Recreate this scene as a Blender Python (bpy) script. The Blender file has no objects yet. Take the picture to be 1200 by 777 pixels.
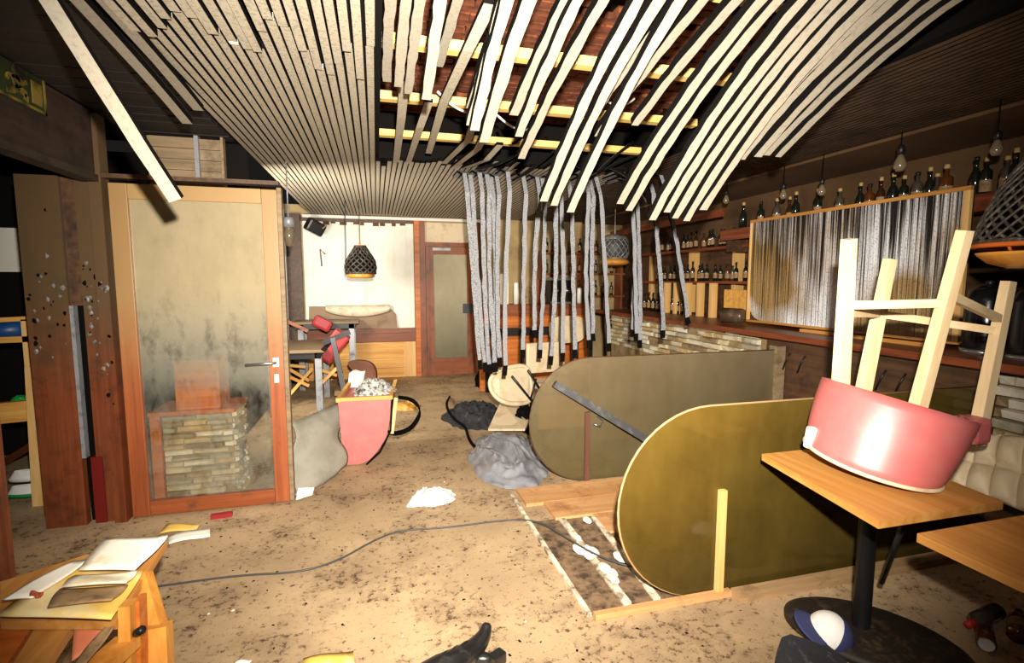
import bpy, bmesh, math, random
from mathutils import Vector, Matrix, noise

random.seed(7)
PI = math.pi
S = bpy.context.scene
COL = S.collection

# ------------------------------------------------------------------ camera, world, lights, exposure
cam = bpy.data.cameras.new('camera')
cam.lens = 18.0; cam.sensor_width = 36.0; cam.sensor_fit = 'HORIZONTAL'; cam.clip_start = 0.02
co = bpy.data.objects.new('camera', cam); COL.objects.link(co)
co.location = (0, 0, 1.5)
co.rotation_euler = (math.radians(90) - math.atan(60/600.0), 0, -math.atan(159/600.0))
S.camera = co

world = bpy.data.worlds.new('world'); S.world = world
world.use_nodes = True
world.node_tree.nodes['Background'].inputs[0].default_value = (1.0, 0.9, 0.78, 1)
world.node_tree.nodes['Background'].inputs[1].default_value = 0.012

def lamp(name, kind, loc, energy, color, **kw):
    l = bpy.data.lights.new(name, kind); l.energy = energy; l.color = color
    for k, v in kw.items(): setattr(l, k, v)
    o = bpy.data.objects.new(name, l); COL.objects.link(o); o.location = loc
    return o
# the flash unit above the lens, aimed at the far end of the room
fl = lamp('camera_flash', 'SPOT', (0.06, -0.02, 1.70), 1850, (1.0, 0.93, 0.82), spot_size=math.radians(106), spot_blend=1.0, shadow_soft_size=0.025)
fl.rotation_euler = (Vector((1.35, 6.0, 1.15)) - fl.location).to_track_quat('-Z', 'Y').to_euler()
# invented fill light behind the left partition, added to brighten the far white wall
wl = lamp('added_fill', 'AREA', (-1.02, 4.75, 1.62), 75, (1.0, 0.93, 0.80), shape='RECTANGLE', size=0.5, size_y=0.3)
wl.rotation_euler = (Vector((0.4, 8.1, 1.4)) - wl.location).to_track_quat('-Z', 'Y').to_euler()

S.view_settings.view_transform = 'Standard'
S.view_settings.look = 'None'
S.view_settings.gamma = 1.0
S.view_settings.use_curve_mapping = False
S.view_settings.exposure = 0.0

# ------------------------------------------------------------------ materials
def srgb(r, g, b):
    f = lambda c: (c/255/12.92) if c/255 <= 0.04045 else ((c/255+0.055)/1.055)**2.4
    return (f(r), f(g), f(b), 1)
class NT:
    def __init__(s, name):
        s.m = bpy.data.materials.new(name); s.m.use_nodes = True
        s.t = s.m.node_tree; s.b = s.t.nodes['Principled BSDF']; s.out = s.t.nodes['Material Output']
        s.tc = s.t.nodes.new('ShaderNodeTexCoord')
    def n(s, typ, **kw):
        nd = s.t.nodes.new(typ)
        for k, v in kw.items(): setattr(nd, k, v)
        return nd
    def l(s, a, b): s.t.links.new(a, b)
    def mapped(s, scale, coord='Object', rot=(0,0,0)):
        mp = s.n('ShaderNodeMapping'); mp.inputs['Scale'].default_value = scale; mp.inputs['Rotation'].default_value = rot
        s.l(s.tc.outputs[coord], mp.inputs['Vector']); return mp.outputs[0]
    def noise(s, scale, detail=4, rough=0.6, vec=None):
        nd = s.n('ShaderNodeTexNoise'); nd.inputs['Scale'].default_value = scale
        nd.inputs['Detail'].default_value = detail; nd.inputs['Roughness'].default_value = rough
        s.l(vec if vec is not None else s.tc.outputs['Object'], nd.inputs['Vector']); return nd.outputs['Fac']
    def ramp(s, fac, stops):
        r = s.n('ShaderNodeValToRGB'); e = r.color_ramp.elements
        while len(e) < len(stops): e.new(0.5)
        for i, (p, c) in enumerate(stops): e[i].position = p; e[i].color = c
        s.l(fac, r.inputs[0]); return r.outputs[0]
    def mix(s, fac, a, b, blend='MIX'):
        m = s.n('ShaderNodeMix', data_type='RGBA', blend_type=blend)
        for v, i in ((fac, 0), (a, 6), (b, 7)):
            if hasattr(v, 'is_linked'): s.l(v, m.inputs[i])
            else: m.inputs[i].default_value = v
        return m.outputs[2]
    def bump(s, fac, strength, dist=0.01):
        b = s.n('ShaderNodeBump'); b.inputs['Strength'].default_value = strength; b.inputs['Distance'].default_value = dist
        s.l(fac, b.inputs['Height']); s.l(b.outputs[0], s.b.inputs['Normal'])
    def color(s, c):
        if hasattr(c, 'is_linked'): s.l(c, s.b.inputs['Base Color'])
        else: s.b.inputs['Base Color'].default_value = c
    def set(s, rough=0.6, metal=0.0, spec=0.5):
        s.b.inputs['Roughness'].default_value = rough; s.b.inputs['Metallic'].default_value = metal
        s.b.inputs['Specular IOR Level'].default_value = spec

W1 = (1,1,1,1); K1 = (0,0,0,1)
def m_plain(name, c, rough=0.6, metal=0.0, dirt=None, dscale=12, lo=0.5, hi=0.7, spec=0.4, bump=0.0):
    t = NT(name); t.set(rough, metal, spec)
    if dirt is None:
        f = t.noise(dscale)
        t.color(t.mix(f, tuple(x*0.86 for x in c[:3])+(1,), tuple(min(1, x*1.12) for x in c[:3])+(1,)))
    else:
        f = t.noise(dscale, 6, 0.65)
        k = t.ramp(f, [(lo, K1), (hi, W1)])
        t.color(t.mix(k, c, dirt))
    if bump: t.bump(t.noise(dscale*2.5, 5), bump)
    return t.m
def m_wood(name, c1, c2, axis=0, rough=0.5, scale=3.0, dirt=None, dlo=0.55, dhi=0.75, spec=0.4, film=None):
    t = NT(name); t.set(rough, 0, spec)
    sc = [22*scale/3]*3; sc[axis] = 1.1*scale/3
    v = t.mapped(tuple(sc))
    g = t.noise(1.0, 5, 0.65, v)
    c = t.ramp(g, [(0.33, c1), (0.66, c2)])
    if dirt is not None:
        d = t.noise(5.0, 6, 0.7)
        c = t.mix(t.ramp(d, [(dlo, K1), (dhi, W1)]), c, dirt)
    if film is not None:      # film of soot left by the smoke layer above about 1.2 m, with a ragged lower edge
        g_ = t.n('ShaderNodeNewGeometry'); sp = t.n('ShaderNodeSeparateXYZ'); t.l(g_.outputs['Position'], sp.inputs[0])
        ad = t.n('ShaderNodeMath', operation='MULTIPLY_ADD'); t.l(t.noise(3.0, 5, 0.7), ad.inputs[0]); ad.inputs[1].default_value = 0.7; t.l(sp.outputs['Z'], ad.inputs[2])
        mr = t.n('ShaderNodeMapRange'); mr.inputs['From Min'].default_value = 1.15; mr.inputs['From Max'].default_value = 1.75; mr.inputs['To Max'].default_value = 0.85
        t.l(ad.outputs[0], mr.inputs['Value'])
        c = t.mix(mr.outputs[0], c, film)
    t.color(c); t.bump(g, 0.12, 0.004)
    return t.m

SOOT = srgb(22, 18, 15)
M = {}
M['slat'] = m_plain('slat_grey_beige', srgb(176,165,143), 0.8, dirt=srgb(112,104,94), dscale=70, lo=0.48, hi=0.75, bump=0.1)
M['slat_loose'] = m_plain('slat_pale', srgb(146,137,120), 0.8, dirt=srgb(116,108,95), dscale=60, lo=0.5, hi=0.8)
M['slat_grey'] = m_plain('slat_ash_grey', srgb(150,150,152), 0.85, dirt=srgb(80,80,84), dscale=150, lo=0.46, hi=0.62)
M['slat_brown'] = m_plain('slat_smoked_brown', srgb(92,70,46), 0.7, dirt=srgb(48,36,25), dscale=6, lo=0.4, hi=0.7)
M['black'] = m_plain('charred_black', srgb(13,12,11), 0.9, spec=0.05)
M['black_metal'] = m_plain('black_metal', srgb(24,23,24), 0.4, 0.0)
M['grey_metal'] = m_plain('grey_metal', srgb(150,152,155), 0.35, 0.3, dirt=srgb(90,90,92))
M['steel'] = m_plain('steel', srgb(190,190,190), 0.25, 0.9)
M['pine'] = m_wood('pine', srgb(232,180,96), srgb(200,138,58), 0, 0.5)
M['pine_y'] = m_wood('pine_y', srgb(204,148,76), srgb(172,112,50), 1, 0.55)
M['pine_z'] = m_wood('pine_z', srgb(226,186,124), srgb(206,156,88), 2, 0.5)
M['batten'] = m_wood('batten', srgb(240,206,130), srgb(222,176,92), 0, 0.6)
M['orange_wood'] = m_wood('orange_wood', srgb(208,120,48), srgb(168,84,28), 0, 0.45)
M['beech'] = m_wood('pale_beech', srgb(238,214,172), srgb(222,190,140), 0, 0.45)
M['beech_z'] = m_wood('pale_beech_upright', srgb(238,214,172), srgb(222,190,140), 2, 0.45)
M['worn_orange'] = m_wood('worn_orange_board', srgb(204,158,108), srgb(182,130,82), 0, 0.5, dirt=srgb(132,80,48), dlo=0.52, dhi=0.75)
M['redwood_z'] = m_wood('redwood_upright', srgb(150,84,46), srgb(112,56,28), 2, 0.45, dirt=srgb(52,36,26), dlo=0.52, dhi=0.8)
M['board_z'] = m_wood('smoked_redwood_board', srgb(128,68,38), srgb(96,46,24), 2, 0.4, dirt=srgb(46,32,24), dlo=0.5, dhi=0.78, film=srgb(78,66,44))
M['frame_z'] = m_wood('door_frame_redwood', srgb(160,88,48), srgb(128,64,32), 2, 0.45, dirt=srgb(70,48,32), dlo=0.58, dhi=0.85, film=srgb(150,122,78))
M['frame_x'] = m_wood('door_rail_redwood', srgb(150,80,42), srgb(122,60,30), 0, 0.45, dirt=srgb(70,48,32), dlo=0.58, dhi=0.85, film=srgb(160,132,86))
M['redwood_x'] = m_wood('redwood_across', srgb(150,84,46), srgb(112,56,28), 0, 0.45, dirt=srgb(60,40,28), dlo=0.58, dhi=0.8)
M['redwood_y'] = m_wood('redwood_along', srgb(140,72,40), srgb(96,44,24), 1, 0.4, dirt=srgb(46,30,22), dlo=0.55, dhi=0.8)
M['brown_y'] = m_wood('brown_along', srgb(96,66,42), srgb(62,42,28), 1, 0.5, dirt=srgb(34,26,20), dlo=0.5, dhi=0.75)
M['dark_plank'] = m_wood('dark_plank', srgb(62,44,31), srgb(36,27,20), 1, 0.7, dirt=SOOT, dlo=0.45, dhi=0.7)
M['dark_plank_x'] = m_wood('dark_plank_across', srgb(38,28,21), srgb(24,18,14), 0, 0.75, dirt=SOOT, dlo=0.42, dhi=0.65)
M['grey_plank'] = m_wood('grey_plank', srgb(146,124,94), srgb(112,92,66), 0, 0.7, dirt=srgb(70,58,44), dlo=0.52, dhi=0.75)
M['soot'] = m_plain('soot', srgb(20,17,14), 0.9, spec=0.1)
M['white_wall'] = None
M['red_vinyl'] = m_plain('red_vinyl', srgb(192,96,94), 0.42, dirt=srgb(184,112,104), dscale=9, lo=0.45, hi=0.8, spec=0.9)
M['red_cloth'] = m_plain('dark_red_vinyl', srgb(150,34,38), 0.5)
M['beige_vinyl'] = m_plain('beige_vinyl', srgb(216,196,162), 0.5, dirt=srgb(186,162,126), dscale=7)
M['tan_vinyl'] = m_plain('tan_vinyl', srgb(150,122,92), 0.6, dirt=srgb(120,94,68), dscale=6)
M['cup_brown'] = m_plain('dull_brown_metal', srgb(84,66,50), 0.35, 0.3, dirt=srgb(120,104,84))
M['stained_board'] = m_plain('stained_grey_brown_board', srgb(140,116,96), 0.6, dirt=srgb(70,54,42), dscale=5, lo=0.55, hi=0.72)
M['dark_board'] = m_wood('dark_booth_board', srgb(58,32,14), srgb(40,22,10), 0, 0.5)
M['dusty_strip'] = m_plain('dusty_glue_strip', srgb(222,208,182), 0.9, dirt=srgb(122,104,82), dscale=16, lo=0.42, hi=0.62)
M['dirt_bed'] = m_plain('dark_dirt_bed', srgb(128,102,74), 0.9, dirt=srgb(62,46,34), dscale=14, lo=0.42, hi=0.62, bump=0.4)
M['blister_grey'] = m_plain('blistered_paint', srgb(120,116,112), 0.35, dirt=srgb(40,36,32), dscale=40)
M['batten_brown'] = m_wood('dull_red_brown_batten', srgb(112,74,56), srgb(84,52,38), 2, 0.6)
M['dark_red'] = m_plain('dark_red_board', srgb(104,24,20), 0.4)
M['leather_black'] = m_plain('glossy_black_leather', srgb(26,25,25), 0.28, dirt=srgb(60,58,56), dscale=20, lo=0.55, hi=0.75, spec=0.6)
M['orange_pine'] = m_wood('orange_pine', srgb(216,152,68), srgb(186,116,42), 2, 0.5)
M['tan_step'] = m_wood('dusty_step_board', srgb(176,144,104), srgb(150,118,82), 0, 0.6, dirt=srgb(110,84,58))
M['table_brown'] = m_wood('dull_brown_tabletop', srgb(134,110,78), srgb(104,82,56), 0, 0.5)
M['red_plastic'] = m_plain('red_plastic', srgb(170,50,40), 0.4)
M['foot_brown'] = m_plain('dusty_black_foot', srgb(36,29,23), 0.6, dirt=srgb(88,70,52), dscale=16, lo=0.52, hi=0.72)
M['grey_cloth'] = m_plain('grey_cloth', srgb(150,146,132), 0.9, dirt=srgb(122,116,102), dscale=5, lo=0.42, hi=0.75)
M['white_cloth'] = m_plain('white_cloth', srgb(238,236,230), 0.8)
M['paper'] = m_plain('paper', srgb(236,224,198), 0.7, dirt=srgb(214,186,138), dscale=8, lo=0.5, hi=0.7)
M['brown_leather'] = m_plain('brown_leather', srgb(116,62,30), 0.5)
M['black_cloth'] = m_plain('black_cloth', srgb(40,40,44), 0.7, dirt=srgb(84,84,90), dscale=22, lo=0.55, hi=0.72)
M['grey_plastic'] = m_plain('grey_plastic_sheet', srgb(140,140,146), 0.28, dirt=srgb(96,96,102), dscale=5, lo=0.45, hi=0.7, spec=0.8)
M['navy'] = m_plain('navy_cloth', srgb(52,58,98), 0.8)
M['brick'] = m_plain('clay_brick', srgb(140,78,46), 0.85, dirt=srgb(66,30,22), dscale=5, lo=0.4, hi=0.65)
M['plaster_brown'] = m_plain('smoked_plaster', srgb(104,76,46), 0.75, dirt=srgb(62,42,26), dscale=1.2, lo=0.35, hi=0.75)
M['plaster_beige'] = m_plain('beige_plaster', srgb(190,164,116), 0.7, dirt=srgb(140,112,72), dscale=1.4, lo=0.4, hi=0.75)
M['wicker'] = m_plain('black_wicker', srgb(52,46,40), 0.5, dirt=srgb(110,100,88), dscale=30, lo=0.5, hi=0.7)
M['wicker_silver'] = m_plain('silver_wicker', srgb(150,146,140), 0.35, 0.4, dirt=srgb(70,66,60), dscale=30)
M['brass_wood'] = m_plain('orange_bowl_wood', srgb(206,140,58), 0.4, dirt=srgb(164,98,34), dscale=6)
M['rim_red'] = m_plain('rim_red', srgb(190,92,30), 0.4)
M['bulb'] = m_plain('dusty_bulb_glass', srgb(112,98,76), 0.15, spec=0.8)
M['cork'] = m_plain('cork', srgb(182,150,96), 0.7)
M['label_paper'] = m_plain('label_paper', srgb(150,120,84), 0.7, dirt=srgb(90,66,44), dscale=20)
M['b_green'] = m_plain('dark_green_glass', srgb(22,26,18), 0.12, spec=0.7)
M['b_brown'] = m_plain('brown_glass', srgb(52,28,14), 0.12, spec=0.7)
M['b_clear'] = m_plain('dusty_clear_glass', srgb(66,60,50), 0.15, spec=0.7)
M['b_amber'] = m_plain('amber_spirit', srgb(84,44,18), 0.12, spec=0.7)
M['white_plastic'] = m_plain('white_plastic', srgb(226,222,212), 0.4)
M['dark_grey'] = m_plain('dark_grey', srgb(60,62,64), 0.5)
M['bar_metal'] = m_plain('bar_dark_grey', srgb(62,62,62), 0.45, dirt=srgb(100,96,90), dscale=14)
M['foam'] = m_plain('white_foam', srgb(228,222,206), 0.9, dirt=srgb(170,156,130), dscale=16)
M['blue'] = m_plain('blue_plastic', srgb(22,66,120), 0.4)
M['green'] = m_plain('green_plastic', srgb(30,150,70), 0.4)
M['sign_green'] = m_plain('sign_green', srgb(42,54,26), 0.5, dirt=SOOT, dscale=6, lo=0.45, hi=0.7)
M['sign_yellow'] = m_plain('sign_yellow', srgb(126,106,42), 0.6, dirt=srgb(40,34,16), dscale=9, lo=0.42, hi=0.62)
M['yellow_paper'] = m_plain('yellow_paper', srgb(236,196,96), 0.5, dirt=srgb(242,222,168), dscale=4, lo=0.45, hi=0.6)
M['white_paper'] = m_plain('white_paper', srgb(246,240,226), 0.5, dirt=srgb(226,190,110), dscale=5, lo=0.55, hi=0.7)
M['pink_paper'] = m_plain('pink_board', srgb(206,120,84), 0.6)
M['red_paper'] = m_plain('red_print', srgb(196,84,50), 0.6)
M['kettle'] = m_plain('kettle_black', srgb(30,30,32), 0.2, 0.5, spec=0.7)
STONE = [m_plain('stone_%s' % n, c, 0.85, dirt=d, dscale=9, lo=0.45, hi=0.7, bump=0.25) for n, c, d in (
    ('buff', srgb(206,192,158), srgb(176,158,122)), ('grey', srgb(168,160,136), srgb(132,124,102)),
    ('ochre', srgb(190,166,118), srgb(150,126,84)), ('pale', srgb(220,212,190), srgb(186,176,150)), ('brown', srgb(150,128,92), srgb(112,92,62)))]

def m_floor():
    t = NT('dirty_screed'); t.set(0.75, 0, 0.25)
    big = t.noise(0.8, 4, 0.6); mid = t.noise(2.6, 6, 0.7); fine = t.noise(26, 8, 0.78); sp = t.noise(48, 5, 0.7)
    c = t.ramp(big, [(0.32, srgb(150,126,96)), (0.62, srgb(194,166,128))])
    c = t.mix(t.ramp(mid, [(0.48, K1), (0.75, (0.75,0.75,0.75,1))]), c, srgb(112,90,66))
    k = t.n('ShaderNodeMath', operation='MULTIPLY_ADD'); t.l(mid, k.inputs[0]); k.inputs[1].default_value = 0.35; t.l(fine, k.inputs[2])
    c = t.mix(t.ramp(k.outputs[0], [(0.715, K1), (0.80, W1)]), c, srgb(84,62,44))
    c = t.mix(t.ramp(sp, [(0.60, K1), (0.68, (0.8,0.8,0.8,1))]), c, srgb(98,74,54))
    t.color(c); t.bump(fine, 0.2, 0.008)
    return t.m
M['floor'] = m_floor()

def m_white_wall():
    t = NT('white_panel_paint'); t.set(0.45, 0, 0.4)
    sep = t.n('ShaderNodeSeparateXYZ'); t.l(t.tc.outputs['Object'], sep.inputs[0])
    nz = t.noise(3.0, 5, 0.6)
    c = t.ramp(nz, [(0.3, srgb(226,220,200)), (0.7, srgb(240,238,228))])
    st = t.noise(1.0, 4, 0.6, t.mapped((9, 1, 1.2)))
    c = t.mix(t.ramp(st, [(0.55, K1), (0.8, (0.5,0.5,0.5,1))]), c, srgb(196,180,146))
    t.color(c); return t.m
M['white_wall'] = m_white_wall()

def m_glass(name, soot_col, low_col, op_top, op_bot, zlo, zhi, streak=True, tint=(0.93,0.92,0.88,1)):
    """dirty pane: clear glass under a film of soot that is thicker towards the top; the film is a real deposit on the pane"""
    t = NT(name)
    sep = t.n('ShaderNodeSeparateXYZ'); t.l(t.tc.outputs['Object'], sep.inputs[0])
    mr = t.n('ShaderNodeMapRange'); mr.inputs['From Min'].default_value = zlo; mr.inputs['From Max'].default_value = zhi
    mr.inputs['To Min'].default_value = op_bot; mr.inputs['To Max'].default_value = op_top
    t.l(sep.outputs['Z'], mr.inputs['Value'])
    n1 = t.noise(2.3, 6, 0.7, t.mapped((1.6, 1, 0.9))); n2 = t.noise(9, 6, 0.7, t.mapped((1, 1, 0.55)))
    a = t.n('ShaderNodeMath', operation='MULTIPLY_ADD'); t.l(n1, a.inputs[0]); a.inputs[1].default_value = 0.55; t.l(mr.outputs[0], a.inputs[2])
    b = t.n('ShaderNodeMath', operation='ADD', use_clamp=True); t.l(a.outputs[0], b.inputs[0]); b.inputs[1].default_value = -0.275
    zr = t.n('ShaderNodeMapRange'); zr.inputs['From Min'].default_value = zlo; zr.inputs['From Max'].default_value = zhi
    t.l(sep.outputs['Z'], zr.inputs['Value'])
    col = t.mix(zr.outputs[0], low_col, soot_col)
    if streak:
        inv = t.n('ShaderNodeMapRange'); inv.inputs['To Min'].default_value = 1.0; inv.inputs['To Max'].default_value = 0.12; t.l(zr.outputs[0], inv.inputs['Value'])
        sm = t.n('ShaderNodeMath', operation='MULTIPLY'); t.l(t.ramp(n2, [(0.50, K1), (0.66, W1)]), sm.inputs[0]); t.l(inv.outputs[0], sm.inputs[1])
        col = t.mix(sm.outputs[0], col, srgb(52,47,38))
    dif = t.n('ShaderNodeBsdfDiffuse'); t.l(col, dif.inputs[0])
    tr = t.n('ShaderNodeBsdfTransparent'); tr.inputs[0].default_value = tint
    mx = t.n('ShaderNodeMixShader'); t.l(b.outputs[0], mx.inputs[0]); t.l(tr.outputs[0], mx.inputs[1]); t.l(dif.outputs[0], mx.inputs[2])
    gl = t.n('ShaderNodeBsdfGlossy'); gl.inputs['Roughness'].default_value = 0.08
    lw = t.n('ShaderNodeFresnel'); lw.inputs['IOR'].default_value = 1.45
    m2 = t.n('ShaderNodeMixShader'); t.l(lw.outputs[0], m2.inputs[0]); t.l(mx.outputs[0], m2.inputs[1]); t.l(gl.outputs[0], m2.inputs[2])
    t.l(m2.outputs[0], t.out.inputs['Surface'])
    return t.m
M['door_glass'] = m_glass('sooty_door_glass', srgb(156,142,112), srgb(156,156,144), 0.92, 0.12, 0.75, 1.45)
M['far_glass'] = m_glass('sooty_far_door_glass', srgb(178,168,140), srgb(136,132,110), 0.95, 0.66, 0.3, 1.3, False)
M['booth_glass'] = m_glass('smoked_bronze_glass', srgb(126,102,44), srgb(112,92,40), 0.40, 0.30, 0.0, 0.93, False, (0.55,0.43,0.19,1))
M['booth_glass_grey'] = m_glass('smoked_grey_bronze_glass', srgb(134,118,92), srgb(112,104,74), 0.52, 0.34, 0.0, 0.93, False, (0.75,0.70,0.52,1))

def m_mirror():
    t = NT('sooty_dripping_mirror')
    t.set(0.3, 0.0, 0.6)
    n1 = t.noise(1.0, 3, 0.6, t.mapped((1, 78, 0.7))); n2 = t.noise(1.0, 3, 0.5, t.mapped((1, 1.1, 1.1))); n3 = t.noise(75, 4, 0.75)
    nw = t.noise(1.0, 2, 0.5, t.mapped((1, 14, 1.3)))
    sep = t.n('ShaderNodeSeparateXYZ'); t.l(t.tc.outputs['Object'], sep.inputs[0])
    zr = t.n('ShaderNodeMapRange'); zr.inputs['From Min'].default_value = 0.0; zr.inputs['From Max'].default_value = 0.95
    zr.inputs['To Min'].default_value = 0.10; zr.inputs['To Max'].default_value = -0.09; t.l(sep.outputs['Z'], zr.inputs['Value'])
    a = t.n('ShaderNodeMath', operation='ADD'); t.l(n1, a.inputs[0]); t.l(zr.outputs[0], a.inputs[1])
    b = t.n('ShaderNodeMath', operation='MULTIPLY_ADD'); t.l(nw, b.inputs[0]); b.inputs[1].default_value = 0.35; t.l(a.outputs[0], b.inputs[2])
    d = t.n('ShaderNodeMath', operation='SUBTRACT'); t.l(b.outputs[0], d.inputs[0]); d.inputs[1].default_value = 0.150
    c = t.ramp(d.outputs[0], [(0.42, srgb(9,8,8)), (0.47, srgb(120,116,112)), (0.53, srgb(196,198,202)), (0.62, srgb(245,246,250))])
    c = t.mix(t.ramp(n2, [(0.42, K1), (0.56, W1)]), c, srgb(176,142,88), 'MULTIPLY')
    c = t.mix(t.ramp(n3, [(0.52, K1), (0.62, (0.55,0.55,0.55,1))]), c, srgb(34,30,26))
    t.color(c); t.bump(n1, 0.6, 0.02)
    return t.m
M['mirror'] = m_mirror()

# ------------------------------------------------------------------ mesh builder
class MB:
    def __init__(s): s.v = []; s.f = []; s.i = []; s.smooth = set()
    def add(s, vs, fs, mi=0, smooth=False):
        o = len(s.v); s.v += [Vector(p) for p in vs]
        for f in fs:
            if smooth: s.smooth.add(len(s.f))
            s.f.append([o+k for k in f]); s.i.append(mi)
        return s
    def box(s, lo, hi, mi=0, mat=None, bev=0.0):
        x0,y0,z0 = lo; x1,y1,z1 = hi
        if bev > 0:
            bm = bmesh.new(); bmesh.ops.create_cube(bm, size=1)
            for v in bm.verts: v.co = Vector(((x0+x1)/2+v.co.x*(x1-x0), (y0+y1)/2+v.co.y*(y1-y0), (z0+z1)/2+v.co.z*(z1-z0)))
            bmesh.ops.bevel(bm, geom=bm.edges[:], offset=bev, segments=2, affect='EDGES', profile=0.6)
            bm.verts.index_update()
            vs = [v.co.copy() for v in bm.verts]; fs = [[v.index for v in f.verts] for f in bm.faces]; bm.free()
        else:
            vs = [Vector(p) for p in ((x0,y0,z0),(x1,y0,z0),(x1,y1,z0),(x0,y1,z0),(x0,y0,z1),(x1,y0,z1),(x1,y1,z1),(x0,y1,z1))]
            fs = [(0,3,2,1),(4,5,6,7),(0,1,5,4),(1,2,6,5),(2,3,7,6),(3,0,4,7)]
        if mat: vs = [mat @ v for v in vs]
        return s.add(vs, fs, mi)
    def bar(s, p0, p1, w, h, up=(0,0,1), taper=1.0, mi=0):
        p0 = Vector(p0); p1 = Vector(p1); d = (p1-p0).normalized(); u = Vector(up)
        if abs(d.dot(u)) > 0.98: u = Vector((0,1,0))
        r = d.cross(u).normalized(); u = r.cross(d).normalized()
        vs = []
        for p, k in ((p0,1.0),(p1,taper)):
            for a, b in ((-1,-1),(1,-1),(1,1),(-1,1)): vs.append(p + r*a*w*k/2 + u*b*h*k/2)
        return s.add(vs, [(0,3,2,1),(4,5,6,7),(0,1,5,4),(1,2,6,5),(2,3,7,6),(3,0,4,7)], mi)
    def tube(s, pts, r, n=8, closed=False, mi=0):
        pts = [Vector(p) for p in pts]; N = len(pts); vs = []; fs = []
        ref = Vector((0.13,0.21,0.97))
        for i, p in enumerate(pts):
            a = pts[i-1] if (i > 0 or closed) else p; b = pts[(i+1) % N] if (i < N-1 or closed) else p
            d = (b-a).normalized(); x = d.cross(ref)
            if x.length < 1e-3: x = d.cross(Vector((1,0,0)))
            x.normalize(); y = d.cross(x).normalized(); rr = r[i] if isinstance(r, (list,tuple)) else r
            for k in range(n):
                t = 2*PI*k/n; vs.append(p + x*math.cos(t)*rr + y*math.sin(t)*rr)
        M_ = N if closed else N-1
        for i in range(M_):
            for k in range(n):
                a = i*n+k; b = i*n+(k+1)%n; c = ((i+1)%N)*n+(k+1)%n; d = ((i+1)%N)*n+k
                fs.append((a,b,c,d))
        if not closed: fs.append(tuple(range(n-1,-1,-1))); fs.append(tuple((N-1)*n+k for k in range(n)))
        return s.add(vs, fs, mi, True)
    def lathe(s, prof, n=20, mat=None, mi=0, a0=0.0, a1=2*PI):
        vs = []; fs = []; full = abs(a1-a0-2*PI) < 1e-6; m = n if full else n+1
        for r, z in prof:
            for k in range(m):
                t = a0+(a1-a0)*k/n; vs.append(Vector((r*math.cos(t), r*math.sin(t), z)))
        for i in range(len(prof)-1):
            for k in range(n):
                a = i*m+k; b = i*m+(k+1)%m; fs.append((a, b, b+m, a+m))
        if mat: vs = [mat @ v for v in vs]
        return s.add(vs, fs, mi, True)
    def prism(s, poly, d, mi=0, side=None):
        """poly: list of 3D points; extruded by vector d"""
        d = Vector(d); n = len(poly); vs = [Vector(p) for p in poly] + [Vector(p)+d for p in poly]
        s.add(vs, [tuple(range(n-1,-1,-1)), tuple(range(n,2*n))], mi)
        o = len(s.v)-2*n
        for k in range(n):
            s.f.append([o+k, o+(k+1)%n, o+n+(k+1)%n, o+n+k]); s.i.append(mi if side is None else side)
        return s
    def grid(s, fn, nu, nv, th=0.0, mi=0, smooth=True):
        P = [[Vector(fn(i/nu, j/nv)) for j in range(nv+1)] for i in range(nu+1)]
        vs = [p for row in P for p in row]; fs = []
        k = nv+1
        for i in range(nu):
            for j in range(nv): fs.append((i*k+j, (i+1)*k+j, (i+1)*k+j+1, i*k+j+1))
        if th:
            N = len(vs); nor = [Vector() for _ in vs]
            for f in fs:
                nn = (vs[f[1]]-vs[f[0]]).cross(vs[f[3]]-vs[f[0]])
                for q in f: nor[q] += nn
            vs2 = [v - (nor[i].normalized() if nor[i].length else Vector((0,0,1)))*th for i, v in enumerate(vs)]
            fs2 = [tuple(N+q for q in reversed(f)) for f in fs]; rim = []
            edge = [i*k for i in range(nu+1)] + [nu*k+j for j in range(1, nv+1)] + [i*k+nv for i in range(nu-1, -1, -1)] + [j for j in range(nv-1, 0, -1)]
            for a, b in zip(edge, edge[1:]+edge[:1]): rim.append((a, N+a, N+b, b))
            s.add(vs+vs2, fs+fs2+rim, mi, smooth)
        else: s.add(vs, fs, mi, smooth)
        return s
    def strip(s, pts, w, th, side=(1,0,0), jag=0.0, black_from=None, both=False):
        """a slat swept along pts: the face (index 0) looks along -normal, sides and back are index 1"""
        pts = [Vector(p) for p in pts]; N = len(pts); vs = []
        sd = Vector(side).normalized()
        for i, p in enumerate(pts):
            a = pts[max(0,i-1)]; b = pts[min(N-1,i+1)]; t = (b-a).normalized()
            r = (sd - t*sd.dot(t)).normalized(); n = r.cross(t).normalized()      # +Y travel, +X side -> n = +Z
            j0 = random.uniform(-jag,jag); j1 = random.uniform(-jag,jag)
            vs += [p - r*(w/2+j0), p + r*(w/2+j1), p + r*(w/2+j1) + n*th, p - r*(w/2+j0) + n*th]
        fs = []; mi = []
        for i in range(N-1):
            o = i*4; q = o+4
            blk = black_from is not None and i >= black_from
            for k, m_ in ((0,0),(1,1),(2,0 if both else 1),(3,1)):
                fs.append((o+k, q+k, q+(k+1)%4, o+(k+1)%4)); mi.append(1 if (m_ or blk) else 0)
        fs += [(0,1,2,3), tuple(reversed([(N-1)*4+k for k in range(4)]))]; mi += [1,1]
        o = len(s.v); s.v += vs
        for f, m_ in zip(fs, mi): s.f.append([o+k for k in f]); s.i.append(m_)
        return s
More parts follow.
